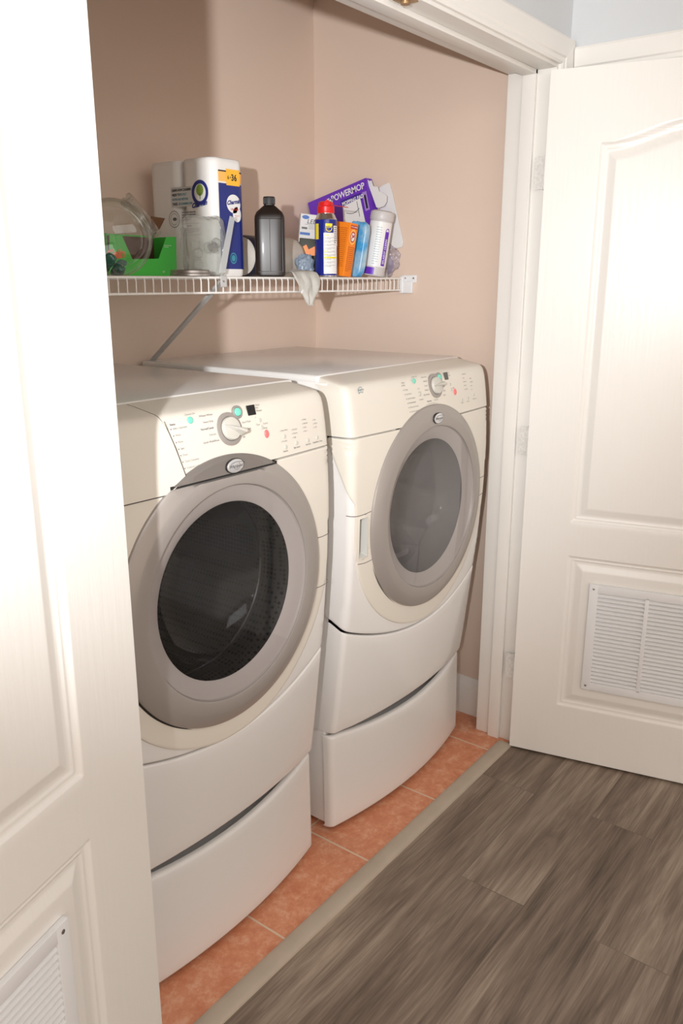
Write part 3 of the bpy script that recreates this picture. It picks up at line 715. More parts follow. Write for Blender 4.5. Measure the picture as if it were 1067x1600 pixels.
    if washer:
        T(-.121, 1.2415, 'Status', bold=.02)
        L_ = ['Add a Garment', 'Wash', 'Rinse', 'Spin', 'Drain', 'Cycle Complete', 'Controls Locked', 'Water Heater']
        for i, t in enumerate(L_): z = 1.2335 - .0125 * i; dot(-.120 + .0042 * i * .6, z + .0015); T(-.1155 + .0042 * i * .6, z, t)
        T(-.083, 1.2555, 'Control On'); 
        for i, (t, u) in enumerate((('Whitest Whites', -.010), ('Heavy Duty', -.012), ('Normal/Casual', -.015), ('Delicate', -.012), ('Quick Wash/Rinse', -.008))): T(u, 1.2480 - .0125 * i, t, .0056, align='RIGHT', bold=.03 if i == 2 else 0)
        for u, z, t in ((.064, 1.222, 'Hand Wash'), (.064, 1.2085, 'Rinse/Spin'), (.058, 1.194, 'Silk')): T(u, z, t)
        T(.113, 1.2515, 'Delay'); T(.113, 1.2455, 'Hrs'); T(.113, 1.2395, 'Minutes'); T(.105, 1.227, '+'); T(.104, 1.212, 'Time'); T(.125, 1.203, 'Stop'); T(.125, 1.212, 'Cancel')
        cols_ = ((.175, 1.190, ('Extra Rinse',)), (.175, 1.167, ('Prewash',)), (.214, 1.187, ('No Spin', 'Medium', 'High'), ), (.254, 1.2035, ('Heavy', 'Normal', 'Light', 'Extra')), (.293, 1.198, ('Hot', 'Warm', 'Cold')))
        for u, z, L2 in cols_:
            for i, t in enumerate(L2): dot(u, z + .0012 - .0085 * i, .0009); T(u + .003, z - .0085 * i, t, .0048)
        for u, z, t in ((.176, 1.1455, 'Options'), (.214, 1.1475, 'Spin Speed'), (.257, 1.1475, 'Soil Level'), (.284, 1.1475, 'Wash/Rinse Temp')): T(u, z, t, .0050, bold=.02)
    else:
        T(-.121, 1.2455, 'Status')
        for i, t in enumerate(['Wet', 'Drying', 'Cool Down', 'Cycle Complete', 'Wrinkle Shield', 'Check Lint Screen', 'Controls Locked']): z = 1.2385 - .0115 * i; dot(-.122 + .003 * i, z + .0015); T(-.1175 + .003 * i, z, t)
        T(-.074, 1.2565, 'Control On')
        for i, t in enumerate(('On', 'Low', 'Off')): dot(-.052, 1.2255 - .009 * i, .001); T(-.049, 1.2245 - .009 * i, t, .0048)
        T(-.054, 1.196, 'End Signal', .0048)
        for i, (t, u) in enumerate((('Heavy Duty', 0), ('Normal', 0), ('Casual', -.002), ('Delicate', -.001), ('Ultra Delicate', .001))): T(u, 1.2515 - .0115 * i, t, align='RIGHT')
        T(-.018, 1.187, 'Timed Dry', bold=.02); T(.018, 1.187, 'Touch Up')
        for u, z, t in ((.074, 1.218, 'Super'), (.074, 1.2065, 'Bulky'), (.070, 1.195, 'Quick')): T(u, z, t)
        T(.118, 1.2515, 'Est.'); T(.118, 1.244, 'Time'); T(.128, 1.209, 'Stop')
        for u, z, L2 in ((.196, 1.2405, ('More Dry', 'Dry', 'Normal', 'Damp', 'Less Dry')), (.236, 1.2255, ('High', 'Medium', 'Low', 'Air'))):
            for i, t in enumerate(L2): dot(u, z + .0012 - .0105 * i, .0009); T(u + .003, z - .0105 * i, t, .0048)
        T(.168, 1.1625, 'Options', .0048); T(.204, 1.1625, 'Dryness', .0048); T(.243, 1.1655, 'Temperature', .0048)
    b.out('printed_labels', M['ink'], con, smooth=None)
    if not washer:
        b = B(); u0, z0 = -.298, 1.2455
        b.strip([surf(u0 + .0085 * math.cos(t), z0 + .0085 * math.sin(t), .0048) for t in [math.pi * (.15 + 1.2 * i / 14) for i in range(15)]], .0016, (0, -1, 0))
        put_text(b, 'energy', .0082, lambda x, y: surf(u0 - .009 + x, z0 - .001 + y, .0049), shear=.3, bold=.03)
        b.strip([surf(u0 - .008 + .018 * i / 8, z0 - .006 + .002 * math.sin(i / 8 * math.pi), .0048) for i in range(9)], .0018, (0, -1, 0))
        b.out('efficiency_mark', M['bluegrey'], con, smooth=None)
    else:
        b = B()
        for u in (-.305, -.288): b.lathe([(.0022, 0), (.0018, .0008), (0, .001)], 12, face_m(u, 1.142))
        b.out('drawer_dimples', M['knobwhite'], con, smooth=30)
    return root
M['badge'] = mat('silver_badge', (0.72, 0.72, 0.73), 0.25, 0.6)
M['bluegrey'] = mat('blue_grey_print', srgb(140, 158, 165), 0.5)
M['ringcap'] = mat('dark_taupe_plastic', (0.20, 0.178, 0.162), 0.28, 0.15)
M['grip'] = mat('pale_grey_grip_plastic', (0.60, 0.60, 0.57), 0.3)
def drum_holes():
    m = mat('perforated_drum_steel', (0.13, 0.13, 0.13), 0.36, 0.85); nt = m.node_tree; b = nt.nodes['Principled BSDF']
    tc = nt.nodes.new('ShaderNodeTexCoord'); vo = nt.nodes.new('ShaderNodeTexVoronoi'); vo.inputs['Scale'].default_value = 95; vo.inputs['Randomness'].default_value = 0.1
    nt.links.new(tc.outputs['Object'], vo.inputs['Vector'])
    r = nt.nodes.new('ShaderNodeValToRGB'); r.color_ramp.elements[0].position = 0.30; r.color_ramp.elements[0].color = (0.004, 0.004, 0.004, 1); r.color_ramp.elements[1].position = 0.42; r.color_ramp.elements[1].color = (0.22, 0.22, 0.22, 1)
    nt.links.new(vo.outputs['Distance'], r.inputs[0]); nt.links.new(r.outputs[0], b.inputs['Base Color'])
    return m
M['drumholes'] = drum_holes()
washer = machine('washing_machine', 'off-white front-loading washing machine nearest the camera, dark round window under a grey cap', 'washing machine', 1.135, True)
dryer = machine('clothes_dryer', 'off-white clothes dryer in the closet corner with a grey round window and hand grip', 'dryer', 1.92, False)

# ------------------------------------------------------------------ wire shelf
from mathutils import noise
SZ, SY0, SY1 = 1.5125, 1.570, 1.942
sh = empty('wire_shelf', (1.6, SY1, SZ), label='white coated wire shelf along the closet back wall above the machines', cat='shelf')
def sl_(p): return Vector(p) - Vector((1.6, SY1, SZ))
b = B()
for y, z, r in ((SY0, SZ - .003, .0032), (SY0, SZ - .040, .0030), (SY1, SZ - .005, .0028), ((SY0 + SY1) / 2, SZ - .0055, .0028)):
    b.tube([sl_((.655, y, z)), sl_((XW - .006, y, z))], r, 8)
b.out('rail', M['wirewhite'], sh, smooth=50, kind=None)
b = B(); x = .668; k = 0
while x < XW - .012:
    b.tube([sl_((x, SY1, SZ - .0015)), sl_((x, SY0 + .004, SZ - .0015)), sl_((x, SY0 - .001, SZ - .004)), sl_((x, SY0 - .003, SZ - .012)), sl_((x, SY0 - .002, SZ - .042))], .00155, 5)
    x += .0254
finish(b.out('deck_wires', M['wirewhite'], sh, smooth=50), kind='stuff')
# end bracket on the right wall
b = B(); e = XW - .0006
b.box(e - .016, e, SY0 - .006, SY0 + .008, SZ - .050, SZ + .004, .002); b.box(e - .003, e, SY0 - .052, SY0 + .006, SZ - .016, SZ + .008, .0012); b.box(e - .012, e, SY0 - .040, SY0 - .004, SZ - .050, SZ - .012, .002)
eb = b.xf(sl_).out('end_bracket', M['vent'], sh)
for y in (SY0 - .040, SY0 - .008): B().lathe([(.0035, 0), (.0030, .0012), (0, .0014)], 12, Matrix.Translation(sl_((e - .003, y, SZ - .002))) @ Matrix.Rotation(-math.pi / 2, 4, 'Y')).out('screw', M['steel'], eb)
# diagonal brace, a folded steel strip
p0, p1 = Vector((1.556, SY0 - .002, SZ - .014)), Vector((1.603, YB - .002, 1.250))
d = (p1 - p0).normalized(); sd = Vector((1, 0, 0)); sd = (sd - d * sd.dot(d)).normalized(); nn = sd.cross(d)
b = B(); w = .0085
b.prism([p0 - sd * w, p0 + sd * w, p0 + sd * w + nn * .006, p0 + sd * (w - .002) + nn * .006, p0 + sd * (w - .002) + nn * .0015, p0 - sd * (w - .002) + nn * .0015, p0 - sd * (w - .002) + nn * .006, p0 - sd * w + nn * .006], p1 - p0)
b.box(p0.x - .010, p0.x + .012, SY0 - .0062, SY0 - .0042, SZ - .026, SZ + .002, .0008)
br_ = b.xf(sl_).out('brace', mat('grey_white_steel', (0.55, 0.55, 0.55), 0.4, 0.2, var=(60, 0.15)), sh)
B().lathe([(.0030, 0), (.0025, .0014), (0, .0016)], 12, Matrix.Translation(sl_((p0.x, SY0 - .0062, SZ - .012))) @ Matrix.Rotation(math.pi / 2, 4, 'X')).out('screw', M['steel'], br_)

# ------------------------------------------------------------------ things on the shelf
def gx(px, Y): return at_y(px, 431, Y).x
def face_cam(x, y): return math.atan2(y, x) - math.pi / 2       # turns local -y towards the camera
def lean(root, deg, axis=(math.cos(HEAD), math.sin(HEAD), 0)):
    """tilt the thing about a level axis, then let it down onto the shelf"""
    root.matrix_world = Matrix.Translation(root.location) @ Matrix.Rotation(math.radians(deg), 4, Vector(axis)) @ Matrix.Rotation(root.rotation_euler.z, 4, 'Z')
    settle(root)
def settle(root, z=SZ + .0002):
    bpy.context.view_layer.update(); low = 9
    def walk(o):
        nonlocal low
        if o.type == 'MESH':
            for v in o.data.vertices: low = min(low, (o.matrix_world @ v.co).z)
        for c in o.children: walk(c)
    walk(root); root.location.z += z - low; bpy.context.view_layer.update()
def cyl(r, a0, a1, z0, z1, b, n=20):
    V = []; Fc = []
    for i in range(n + 1):
        a = math.radians(a0 + (a1 - a0) * i / n); V += [(r * math.sin(a), -r * math.cos(a), z0), (r * math.sin(a), -r * math.cos(a), z1)]
    for i in range(n): Fc.append((2 * i, 2 * i + 2, 2 * i + 3, 2 * i + 1))
    b.add(V, Fc); return b
def on_cyl(r, a0, z0):        # text starts at angle a0
    return lambda x, y: Vector((r * math.sin(math.radians(a0) + x / r), -r * math.cos(math.radians(a0) + x / r), z0 + y))
def lines(b, fn, x, y, w, n, step, seed=0, hgt=.0012):
    """rows of small print"""
    rnd = random.Random(seed)
    for i in range(n):
        xx = x; end = x + w * (1 if i < n - 1 else .6)
        while xx < end:
            l = rnd.uniform(.0018, .006); l = min(l, end - xx)
            b.add([fn(xx, y - i * step), fn(xx + l, y - i * step), fn(xx + l, y - i * step + hgt), fn(xx, y - i * step + hgt)], [(0, 1, 2, 3)]); xx += l + .0012
def disc(b, fn, cx, cy, r, r_in=0, n=36, sy=1.0, sh=0.0):
    if r_in:
        V = []; 
        for i in range(n): q = 2 * math.pi * i / n; V += [fn(cx + r * math.cos(q), cy + r * sy * math.sin(q)), fn(cx + r_in * math.cos(q), cy + r_in * sy * math.sin(q))]
        b.add(V, [(2 * i, 2 * ((i + 1) % n), 2 * ((i + 1) % n) + 1, 2 * i + 1) for i in range(n)])
    else: b.add([fn(cx + r * math.cos(2 * math.pi * i / n), cy + r * sy * math.sin(2 * math.pi * i / n)) for i in range(n)], [tuple(range(n))])
def rect(b, fn, x0, x1, y0, y1, n=1):
    for i in range(n):
        a, c = x0 + (x1 - x0) * i / n, x0 + (x1 - x0) * (i + 1) / n
        b.add([fn(a, y0), fn(c, y0), fn(c, y1), fn(a, y1)], [(0, 1, 2, 3)])
def crumple(b, cx, cy, cz, sx, sy, sz, amp, freq, seed, n=40, m=26, power=2.6):
    V = []; Fc = []
    for j in range(m + 1):
        p = math.pi * j / m - math.pi / 2
        for i in range(n):
            q = 2 * math.pi * i / n
            se = lambda v: math.copysign(abs(v) ** (2 / power), v)
            d = Vector((se(math.cos(p)) * se(math.cos(q)), se(math.cos(p)) * se(math.sin(q)), se(math.sin(p))))
            u = d.normalized(); f = noise.noise(u * freq + Vector((seed, 0, 0))); g = abs(noise.noise(u * freq * 2.3 + Vector((0, seed, 3))))
            k = 1 + amp * f - amp * .8 * g
            V.append(Vector((cx + d.x * sx * k, cy + d.y * sy * k, max(cz - sz, cz + d.z * sz * k))))
    for j in range(m):
        for i in range(n): Fc.append((j * n + i, j * n + (i + 1) % n, (j + 1) * n + (i + 1) % n, (j + 1) * n + i))
    b.add(V, Fc); return b
M['green'] = mat('bright_green_carton', srgb(70, 196, 72), 0.4)
M['cardboard'] = mat('brown_cardboard', srgb(120, 84, 58), 0.8)
M['cardboard_dark'] = mat('brown_carton_inside', srgb(92, 58, 46), 0.8)
M['cardwhite'] = mat('white_card', (0.78, 0.78, 0.78), 0.6, bump=(60, 0.2))
M['jarglass'] = clear('clear_jar_glass', (0.95, 0.965, 0.955), 1.6, edge=1.9)
M['plastic_film'] = clear('clear_crinkled_film', (0.86, 0.87, 0.86), 1.5, rough=0.12, body=0.14, bodycol=(0.85, 0.86, 0.84, 1), bump=(30, 0.8))
M['film_purple'] = clear('lilac_tinted_film', (0.80, 0.77, 0.82), 1.5, rough=0.15, body=0.30, bodycol=(0.62, 0.57, 0.62, 1), bump=(45, 1.0))
M['film_blue'] = clear('blue_tinted_film', (0.66, 0.74, 0.84), 1.5, rough=0.15, body=0.45, bodycol=(0.42, 0.52, 0.64, 1), bump=(45, 1.0))
M['wrapper'] = mat('white_plastic_wrap_over_rolls', (0.82, 0.81, 0.79), 0.42, bump=(26, 0.35))
M['navy'] = mat('navy_print', srgb(28, 42, 120), 0.35)
M['navydark'] = mat('dark_navy_plastic', srgb(22, 24, 44), 0.4)
M['orange'] = mat('orange_carton', srgb(250, 138, 30), 0.45)
M['orangelight'] = mat('light_orange_print', srgb(255, 190, 100), 0.45)
M['amber'] = mat('amber_print', srgb(252, 190, 60), 0.45)
M['yellow'] = mat('yellow_print', srgb(250, 225, 40), 0.4)
M['red'] = mat('red_cap_plastic', srgb(225, 30, 32), 0.35)
M['redprint'] = mat('red_print', srgb(190, 50, 45), 0.45)
M['whiteprint'] = mat('white_print', (0.82, 0.82, 0.82), 0.4)
M['purple'] = mat('purple_carton', srgb(104, 46, 184), 0.4)
M['purpledark'] = mat('deep_purple_print', srgb(56, 26, 140), 0.4)
M['canblue'] = mat('royal_blue_can_paint', srgb(22, 34, 132), 0.25, coat=0.4)
M['tealprint'] = mat('teal_print', srgb(60, 140, 160), 0.45)
M['greenprint'] = mat('leaf_green_print', srgb(120, 150, 50), 0.5)
M['brownbottle'] = mat('dark_brown_bottle_plastic', srgb(30, 21, 18), 0.36, coat=0.1)
M['lidgrey'] = mat('translucent_grey_lid_plastic', (0.58, 0.56, 0.56), 0.4)
M['fabric_rag'] = mat('grey_cotton_rag', (0.60, 0.59, 0.55), 0.9, bump=(400, 0.6), var=(30, 0.25))
M['greypaper'] = mat('off_white_soiled_plastic', (0.66, 0.62, 0.56), 0.5, var=(20, 0.25))
M['podgreen'] = mat('dark_green_pod_film', srgb(30, 92, 78), 0.25, coat=0.5)
M['podwhite'] = mat('pale_pod_film', srgb(190, 205, 200), 0.25, coat=0.5)

# toilet paper pack: two rolls wide, wrapped
PX, PY = gx(338, 1.640), 1.640; PL, PW, PH = .250, .118, .297
tp = empty('toilet_paper_pack', (PX, PY, SZ), label='tall wrapped pack of toilet paper rolls with a dark blue end panel', cat='toilet paper')
out = []
def arc(cx, cy, r, a0, a1, n=8): return [(cx + r * math.cos(math.radians(a0 + (a1 - a0) * i / n)), cy + r * math.sin(math.radians(a0 + (a1 - a0) * i / n))) for i in range(n + 1)]
R_ = .026
out = arc(R_, R_, R_, 180, 270) + arc(PW - R_, R_, R_, 270, 360) + arc(PW - R_, PL / 2 - R_ - .004, R_, 0, 78) + arc(PW - R_, PL / 2 + R_ + .004, R_, 282, 360) + arc(PW - R_, PL - R_, R_, 0, 90) + arc(R_, PL - R_, R_, 90, 180) + arc(R_, PL / 2 + R_ + .004, R_, 180, 258) + arc(R_, PL / 2 - R_ - .004, R_, 102, 180)
b = B(); lv = [(0, .93), (.004, .98), (.014, 1.0)] + [(PH * t, 1.0) for t in (.2, .4, .6, .8)] + [(PH - .014, 1.0), (PH - .004, .985), (PH, .93)]
V = []; n = len(out)
for z, k in lv:
    for x, y in out: V.append((PW / 2 + (x - PW / 2) * k, PL / 2 + (y - PL / 2) * (k + (1 - k) * .5), z))
Fc = [(j * n + i, j * n + (i + 1) % n, (j + 1) * n + (i + 1) % n, (j + 1) * n + i) for j in range(len(lv) - 1) for i in range(n)] + [tuple(range(n))[::-1], tuple(range((len(lv) - 1) * n, len(lv) * n))]
b.add(V, Fc); b.out('wrapper', M['wrapper'], tp, smooth=50)
tl = lambda p: p - Vector((PX, PY, SZ))
# end panel printed blue (faces the hall) wraps the far corner
fr = lambda x, y: Vector((x, -.0006 + (max(0, x - (PW - R_)) ** 2) * 18, y))
x0, x1 = .020, PW - .004
b = B(); rect(b, fr, x0, x1, .020, PH - .062, 10); b.out('end_panel_print', M['navy'], tp, smooth=60)
f2 = lambda x, y: fr(x, y) + Vector((0, -.0004, 0)); f3 = lambda x, y: fr(x, y) + Vector((0, -.0008, 0))
b = B(); rect(b, f2, x0, x1, PH - .058, PH - .034, 8); b.out('amber_band', M['orangelight'], tp, smooth=60)
b = B(); rect(b, f2, x0, x1, PH - .034, PH - .0305, 8); b.out('black_line', M['inkblack'], tp, smooth=60)
b = B(); rect(b, f3, .048, .098, PH - .066, PH - .026, 6); b.out('count_tag', M['amber'], tp, smooth=60)
b = B(); put_text(b, '6', .013, lambda x, y: f3(.052 + x, PH - .051 + y) + Vector((0, -.0004, 0)), bold=.02); put_text(b, '=', .010, lambda x, y: f3(.0605 + x, PH - .050 + y) + Vector((0, -.0004, 0)), bold=.02)
put_text(b, '36', .022, lambda x, y: f3(.066 + x * .95, PH - .0535 + y) + Vector((0, -.0004, 0)), bold=.03); b.out('count_lettering', M['inkblack'], tp, smooth=None)
b = B(); disc(b, f2, .073, .186, .026, sy=.9); disc(b, f2, .085, .160, .016, sy=1.2); b.out('logo_cloud', M['whiteprint'], tp, smooth=None)
b = B(); put_text(b, 'Charmin', .0145, lambda x, y: f3(.073 + x, .186 + y + x * .15), align='CENTER', bold=.045, shear=.3)
b.out('brand_lettering', M['navy'], tp, smooth=None)
b = B(); put_text(b, 'Ultra Soft', .0075, lambda x, y: f3(.076 + x, .170 + y), align='CENTER', bold=.02); lines(b, f3, .076, .156, .016, 2, .004, 5); b.out('fine_print', M['redprint'], tp, smooth=None)
b = B(); disc(b, f2, .066, .048, .0125, .0098, sy=1.15); disc(b, f2, .066, .048, .007, sy=1.2); b.out('oval_mark', M['tealprint'], tp, smooth=None)
# left side print (faces -x): local function (distance towards the hall, height)
sd_ = lambda o: (lambda x, y: Vector((-.0006 - o, PL - x, y)))
g1, g2 = sd_(0), sd_(.0004)
b = B(); rect(b, g1, .090, .180, .180, .230); b.out('blue_grey_label', mat('pale_blue_grey_print', srgb(206, 208, 207), 0.5), tp, smooth=None)
b = B()
for i, (t, c) in enumerate((('LEARN HOW CHARMIN', 0), ('HELPS TO', 0), ('', 0), ('TAKES', 0))):
    if t: put_text(b, t, .0088, lambda x, y: g2(.094 + x * .80, .2195 - i * .0115 + y), bold=.035)
b.out('label_lettering', M['inkblack'], tp, smooth=None)
b = B()
for (x, z, t) in ((.125, .208, 'PROTECT'), (.094, .1965, 'WATER AND RESTORE'), (.119, .185, 'OF CHARMIN.COM')): put_text(b, t, .0084, lambda xx, y: g2(x + xx * .72, z + y), bold=.02)
b.out('label_lettering_blue', M['tealprint'], tp, smooth=None)
b = B(); disc(b, g2, .202, .212, .031, .0215); b.out('round_seal_ring', M['navy'], tp, smooth=None)
b = B(); disc(b, g2, .202, .218, .013, sy=1.1); rect(b, g2, .2007, .2033, .196, .212); b.out('tree_print', M['greenprint'], tp, smooth=None)
g3 = sd_(.0008)
b = B(); put_text(b, 'Charmin', .0165, lambda x, y: g3(.198 + x, .178 + y + x * .12), align='CENTER', bold=.05, shear=.3); b.out('seal_lettering', M['navy'], tp, smooth=None)
b = B(); disc(b, g1, .098, .150, .0215, .0200); disc(b, g1, .098, .150, .0150, .0140); disc(b, g1, .100, .150, .008, sy=.55); lines(b, g1, .130, .164, .052, 4, .0062, 3, .0030)
for a, c, e_, f_ in ((.130, .200, .1365, .1372), (.130, .200, .1075, .1082), (.130, .1307, .1075, .1372), (.1993, .200, .1075, .1372)): rect(b, g1, a, c, e_, f_)
lines(b, g1, .134, .129, .05, 1, .005, 6, .0035); lines(b, g1, .134, .1235, .062, 4, .0036, 4, .0012); b.out('grey_lettering', M['ink'], tp, smooth=None)

# brown bottle
x, y = gx(423, 1.612), 1.612
bo = empty('brown_bottle', (x, y, SZ), face_cam(x, y), label='dark brown flat-sided plastic bottle with a black cap', cat='bottle')
b = B(); b.lathe([(0, .0015), (.034, .0), (.0405, .004), (.0415, .010), (.0415, .150), (.0405, .160), (.036, .170), (.020, .184), (.0135, .189), (.0135, .196), (0, .196)], 64, None, 1, .78, square=5)
b.out('bottle_body', M['brownbottle'], bo, smooth=40)
b = B()
fn = lambda xx, yy: Vector((xx, -.0318 if abs(xx) < .036 else -.031, yy))
pr = [(-.034, .014), (.034, .014), (.034, .152), (-.034, .152), (-.034, .014)]
b.tube([fn(*p) - Vector((0, .0012, 0)) for p in pr], .0012, 6); b.tube([fn(0, .014) - Vector((0, .0007, 0)), fn(0, .152) - Vector((0, .0007, 0))], .0006, 5)
b.out('panel_ridge', M['brownbottle'], bo)
b = B(); n = 40; V = []
b.lathe([(.0155, .190), (.0160, .192), (.0160, .208), (.0150, .2105), (0, .2110)], 40); 
for i in range(28): a = 2 * math.pi * i / 28; b.tube([(.0160 * math.cos(a), .0160 * math.sin(a), .192), (.0160 * math.cos(a), .0160 * math.sin(a), .207)], .0008, 4)
b.out('bottle_cap', M['black'], bo)

# spray can
x, y = gx(509.5, 1.606), 1.606
ca = empty('spray_can', (x, y, SZ), face_cam(x, y), label='blue spray can with a red cap, left of the orange carton', cat='spray can')
b = B(); b.lathe([(0, .002), (.029, .002), (.031, 0), (.0328, .002), (.0332, .005)], 56); b.out('can_base', M['chrome'], ca); b = B(); b.lathe([(.0332, .163), (.0325, .166), (.0300, .169), (.0275, .176), (.0240, .181), (.0240, .183), (0, .183)], 56); b.out('can_shoulder', M['chrome'], ca)
b = B(); b.lathe([(.0331, .0045), (.0334, .006), (.0334, .162), (.0331, .1635)], 56); b.out('painted_sleeve', M['canblue'], ca)
b = B(); cyl(.0337, -12, 70, .010, .126, b); cyl(.0337, 42, 78, .090, .146, b); b.out('text_panel', M['whiteprint'], ca)
b = B(); cyl(.0338, -66, -40, .108, .152, b); cyl(.0338, -2, 34, .140, .152, b); sh_ = on_cyl(.0339, 16, .140)
b.add([sh_(-.0105 + .021 * t, -.0005 - .0105 * math.sqrt(max(0, 1 - (2 * t - 1) ** 2))) for t in [i / 14 for i in range(15)]], [tuple(range(15))[::-1]])
for z0, z1 in ((.073, .0755), (.064, .066), (.054, .0585)): cyl(.0339, -10, (10 if z0 != .054 else 68), z0, z1, b)
cyl(.0339, -6, 14, .118, .1205, b); b.out('yellow_print', M['yellow'], ca)
b = B(); put_text(b, 'WD-40', .0078, on_cyl(.0341, -1, .1395), bold=.04, spacing=.95)
for i in range(9): lines(b, on_cyl(.0340, -9, 0), 0, .112 - i * .0098, .036, 2, .0032, i, .0010)
lines(b, on_cyl(.0340, 46, 0), 0, .140, .012, 8, .006, 21, .003); b.out('print_lettering', M['ink'], ca, smooth=None)
b = B(); b.lathe([(.0250, .182), (.0258, .184), (.0255, .200), (.0230, .203), (.0215, .212), (.0150, .2155), (0, .216)], 48); b.tube([(0, 0, .208), (.004, -.020, .212)], .007, 12); b.out('spray_cap', M['red'], ca)
b = B(); b.tube([(.006, -.020, .205), (.040, -.012, .201), (.066, .004, .199)], .0012, 6); b.out('straw', M['redprint'], ca)

# orange carton
x, y = gx(536, 1.598), 1.598
ac = empty('baking_soda_box', (x, y, SZ), 0, label='orange carton leaning right between the blue spray can and the pale blue pack', cat='box')
b = B(); b.box(0, .040, 0, .068, 0, .158, .0012); b.out('carton', M['orange'], ac)
fx = lambda o: (lambda xx, yy: Vector((xx, -.0003 - o, yy))); fs = lambda o: (lambda xx, yy: Vector((-.0003 - o, .068 - xx, yy)))
b = B(); disc(b, fx(0), .020, .118, .017, sy=1.35); b.out('sunburst_print', M['orangelight'], ac, smooth=None)
b = B(); disc(b, fx(.0004), .020, .118, .0125, .0095, sy=1.3); rect(b, fx(.0003), .003, .037, .142, .152); b.out('red_print', M['redprint'], ac, smooth=None)
b = B(); disc(b, fx(.0003), .020, .118, .0094, sy=1.3); b.out('seal_print', M['whiteprint'], ac, smooth=None)
b = B(); b.strip([fx(.0005)(.014 + .012 * t, .111 + .014 * t + .003 * math.sin(6 * t)) for t in [i / 8 for i in range(9)]], .003, (0, -1, 0)); b.strip([fx(.0005)(.015 + .010 * t, .124 - .006 * t) for t in (0, .5, 1)], .004, (0, -1, 0)); b.out('arm_emblem', M['redprint'], ac, smooth=None)
b = B(); lines(b, fx(.0002), .004, .086, .032, 13, .0058, 8, .0026); lines(b, fs(.0002), .010, .140, .050, 22, .0056, 9, .0022); b.out('brown_print', mat('brown_orange_print', srgb(190, 95, 20), 0.5), ac, smooth=None)
b = B(); put_text(b, 'ARM & HAMMER', .0052, lambda xx, yy: fx(.0006)(.020 + xx * .85, .1455 + yy), align='CENTER', bold=.02); b.out('carton_lettering', M['whiteprint'], ac, smooth=None)
lean(ac, 8.5)

# pale blue pack
x, y = gx(559, 1.602), 1.602
def blue_pack():
    m = bpy.data.materials.new('pale_blue_gel'); m.use_nodes = True; nt = m.node_tree; b_ = nt.nodes['Principled BSDF']
    tc = nt.nodes.new('ShaderNodeTexCoord'); n_ = nt.nodes.new('ShaderNodeTexNoise'); n_.inputs['Scale'].default_value = 16; n_.inputs['Detail'].default_value = 4
    r = nt.nodes.new('ShaderNodeValToRGB'); r.color_ramp.elements[0].position = .38; r.color_ramp.elements[0].color = srgb(60, 160, 222); r.color_ramp.elements[1].position = .62; r.color_ramp.elements[1].color = srgb(190, 214, 222)
    nt.links.new(tc.outputs['Object'], n_.inputs['Vector']); nt.links.new(n_.outputs['Fac'], r.inputs[0]); nt.links.new(r.outputs[0], b_.inputs['Base Color']); b_.inputs['Roughness'].default_value = .25; return m
gp = empty('cold_pack', (x, y, SZ), 0, label='pale blue soft pack standing between the orange carton and the wipes canister', cat='cold pack')
b = B(); crumple(b, .018, .034, .082, .015, .035, .084, .07, 2.5, 4, power=6); b.out('gel_pouch', blue_pack(), gp, smooth=60)
lean(gp, 9)

# wipes canister
x, y = gx(583, 1.622), 1.622
wc = empty('wipes_canister', (x, y, SZ), face_cam(x, y), label='white wipes canister with a purple stripe and grey lid, leaning right', cat='canister')
b = B(); b.lathe([(0, .002), (.0335, .0), (.0360, .004), (.0360, .172), (.0350, .176), (0, .176)], 56); b.out('canister_body', M['lidgrey'], wc)
b = B(); cyl(.0363, -80, 80, .030, .168, b, 30); b.out('paper_label', M['whiteprint'], wc)
b = B(); cyl(.0366, 30, 54, .034, .140, b, 10); q = on_cyl(.0366, 42, .140); b.add([q(.0076 * math.cos(t), .010 * math.sin(t)) for t in [math.pi * i / 14 for i in range(15)]], [tuple(range(15))]); cyl(.0362, -60, 0, .004, .026, b, 12); b.out('purple_stripe', M['purple'], wc)
b = B(); q = lambda xx, yy: on_cyl(.0368, 42, 0)(-yy, xx)
put_text(b, 'SPLASHY CLEAN', .0105, lambda xx, yy: q(.040 + xx, yy - .0035), bold=.02); b.out('stripe_lettering', M['whiteprint'], wc, smooth=None)
b = B(); lines(b, on_cyl(.0365, -18, 0), 0, .150, .018, 16, .0075, 30, .0014); b.out('fine_print', M['tealprint'], wc, smooth=None)
b = B(); b.lathe([(.0372, .173), (.0385, .176), (.0385, .193), (.0370, .199), (.030, .203), (0, .204)], 56); b.out('canister_lid', M['lidgrey'], wc)
lean(wc, 8.5)

# purple mop pad carton leaning on the right wall, tilted
X = 2.360
A, C_ = at_x(481, 317, X), at_x(571, 278, X)
u = (C_ - A).normalized(); dn = Vector((0, u.z, -u.y)); dn = dn if dn.z < 0 else -dn; Wd = (C_ - A).length
pm = empty('mop_pad_box', A, label='tilted purple carton with white lettering leaning in the closet corner', cat='box')
HB = .150; nx = Vector((-1, 0, 0))
b = B(); b.prism([Vector(), u * Wd, u * Wd + dn * HB, dn * HB], (.036, 0, 0)); b.out('carton', M['purple'], pm)
pf = lambda o: (lambda xx, yy: u * xx + dn * (-yy) + nx * (.0005 + o))
b = B(); b.add([pf(0)(*p) for p in ((Wd * .54, -.038), (Wd * .88, -.038), (Wd * .88, -.060), (Wd * .54, -.060))], [(0, 1, 2, 3)]); b.out('dark_band', M['purpledark'], pm, smooth=None)
b = B(); b.add([pf(.0002)(*p) for p in ((Wd * .56, -.058), (Wd * .86, -.054), (Wd * .87, -HB + .01), (Wd * .50, -HB + .01))], [(0, 1, 2, 3)]); b.out('white_window_print', M['whiteprint'], pm, smooth=None)
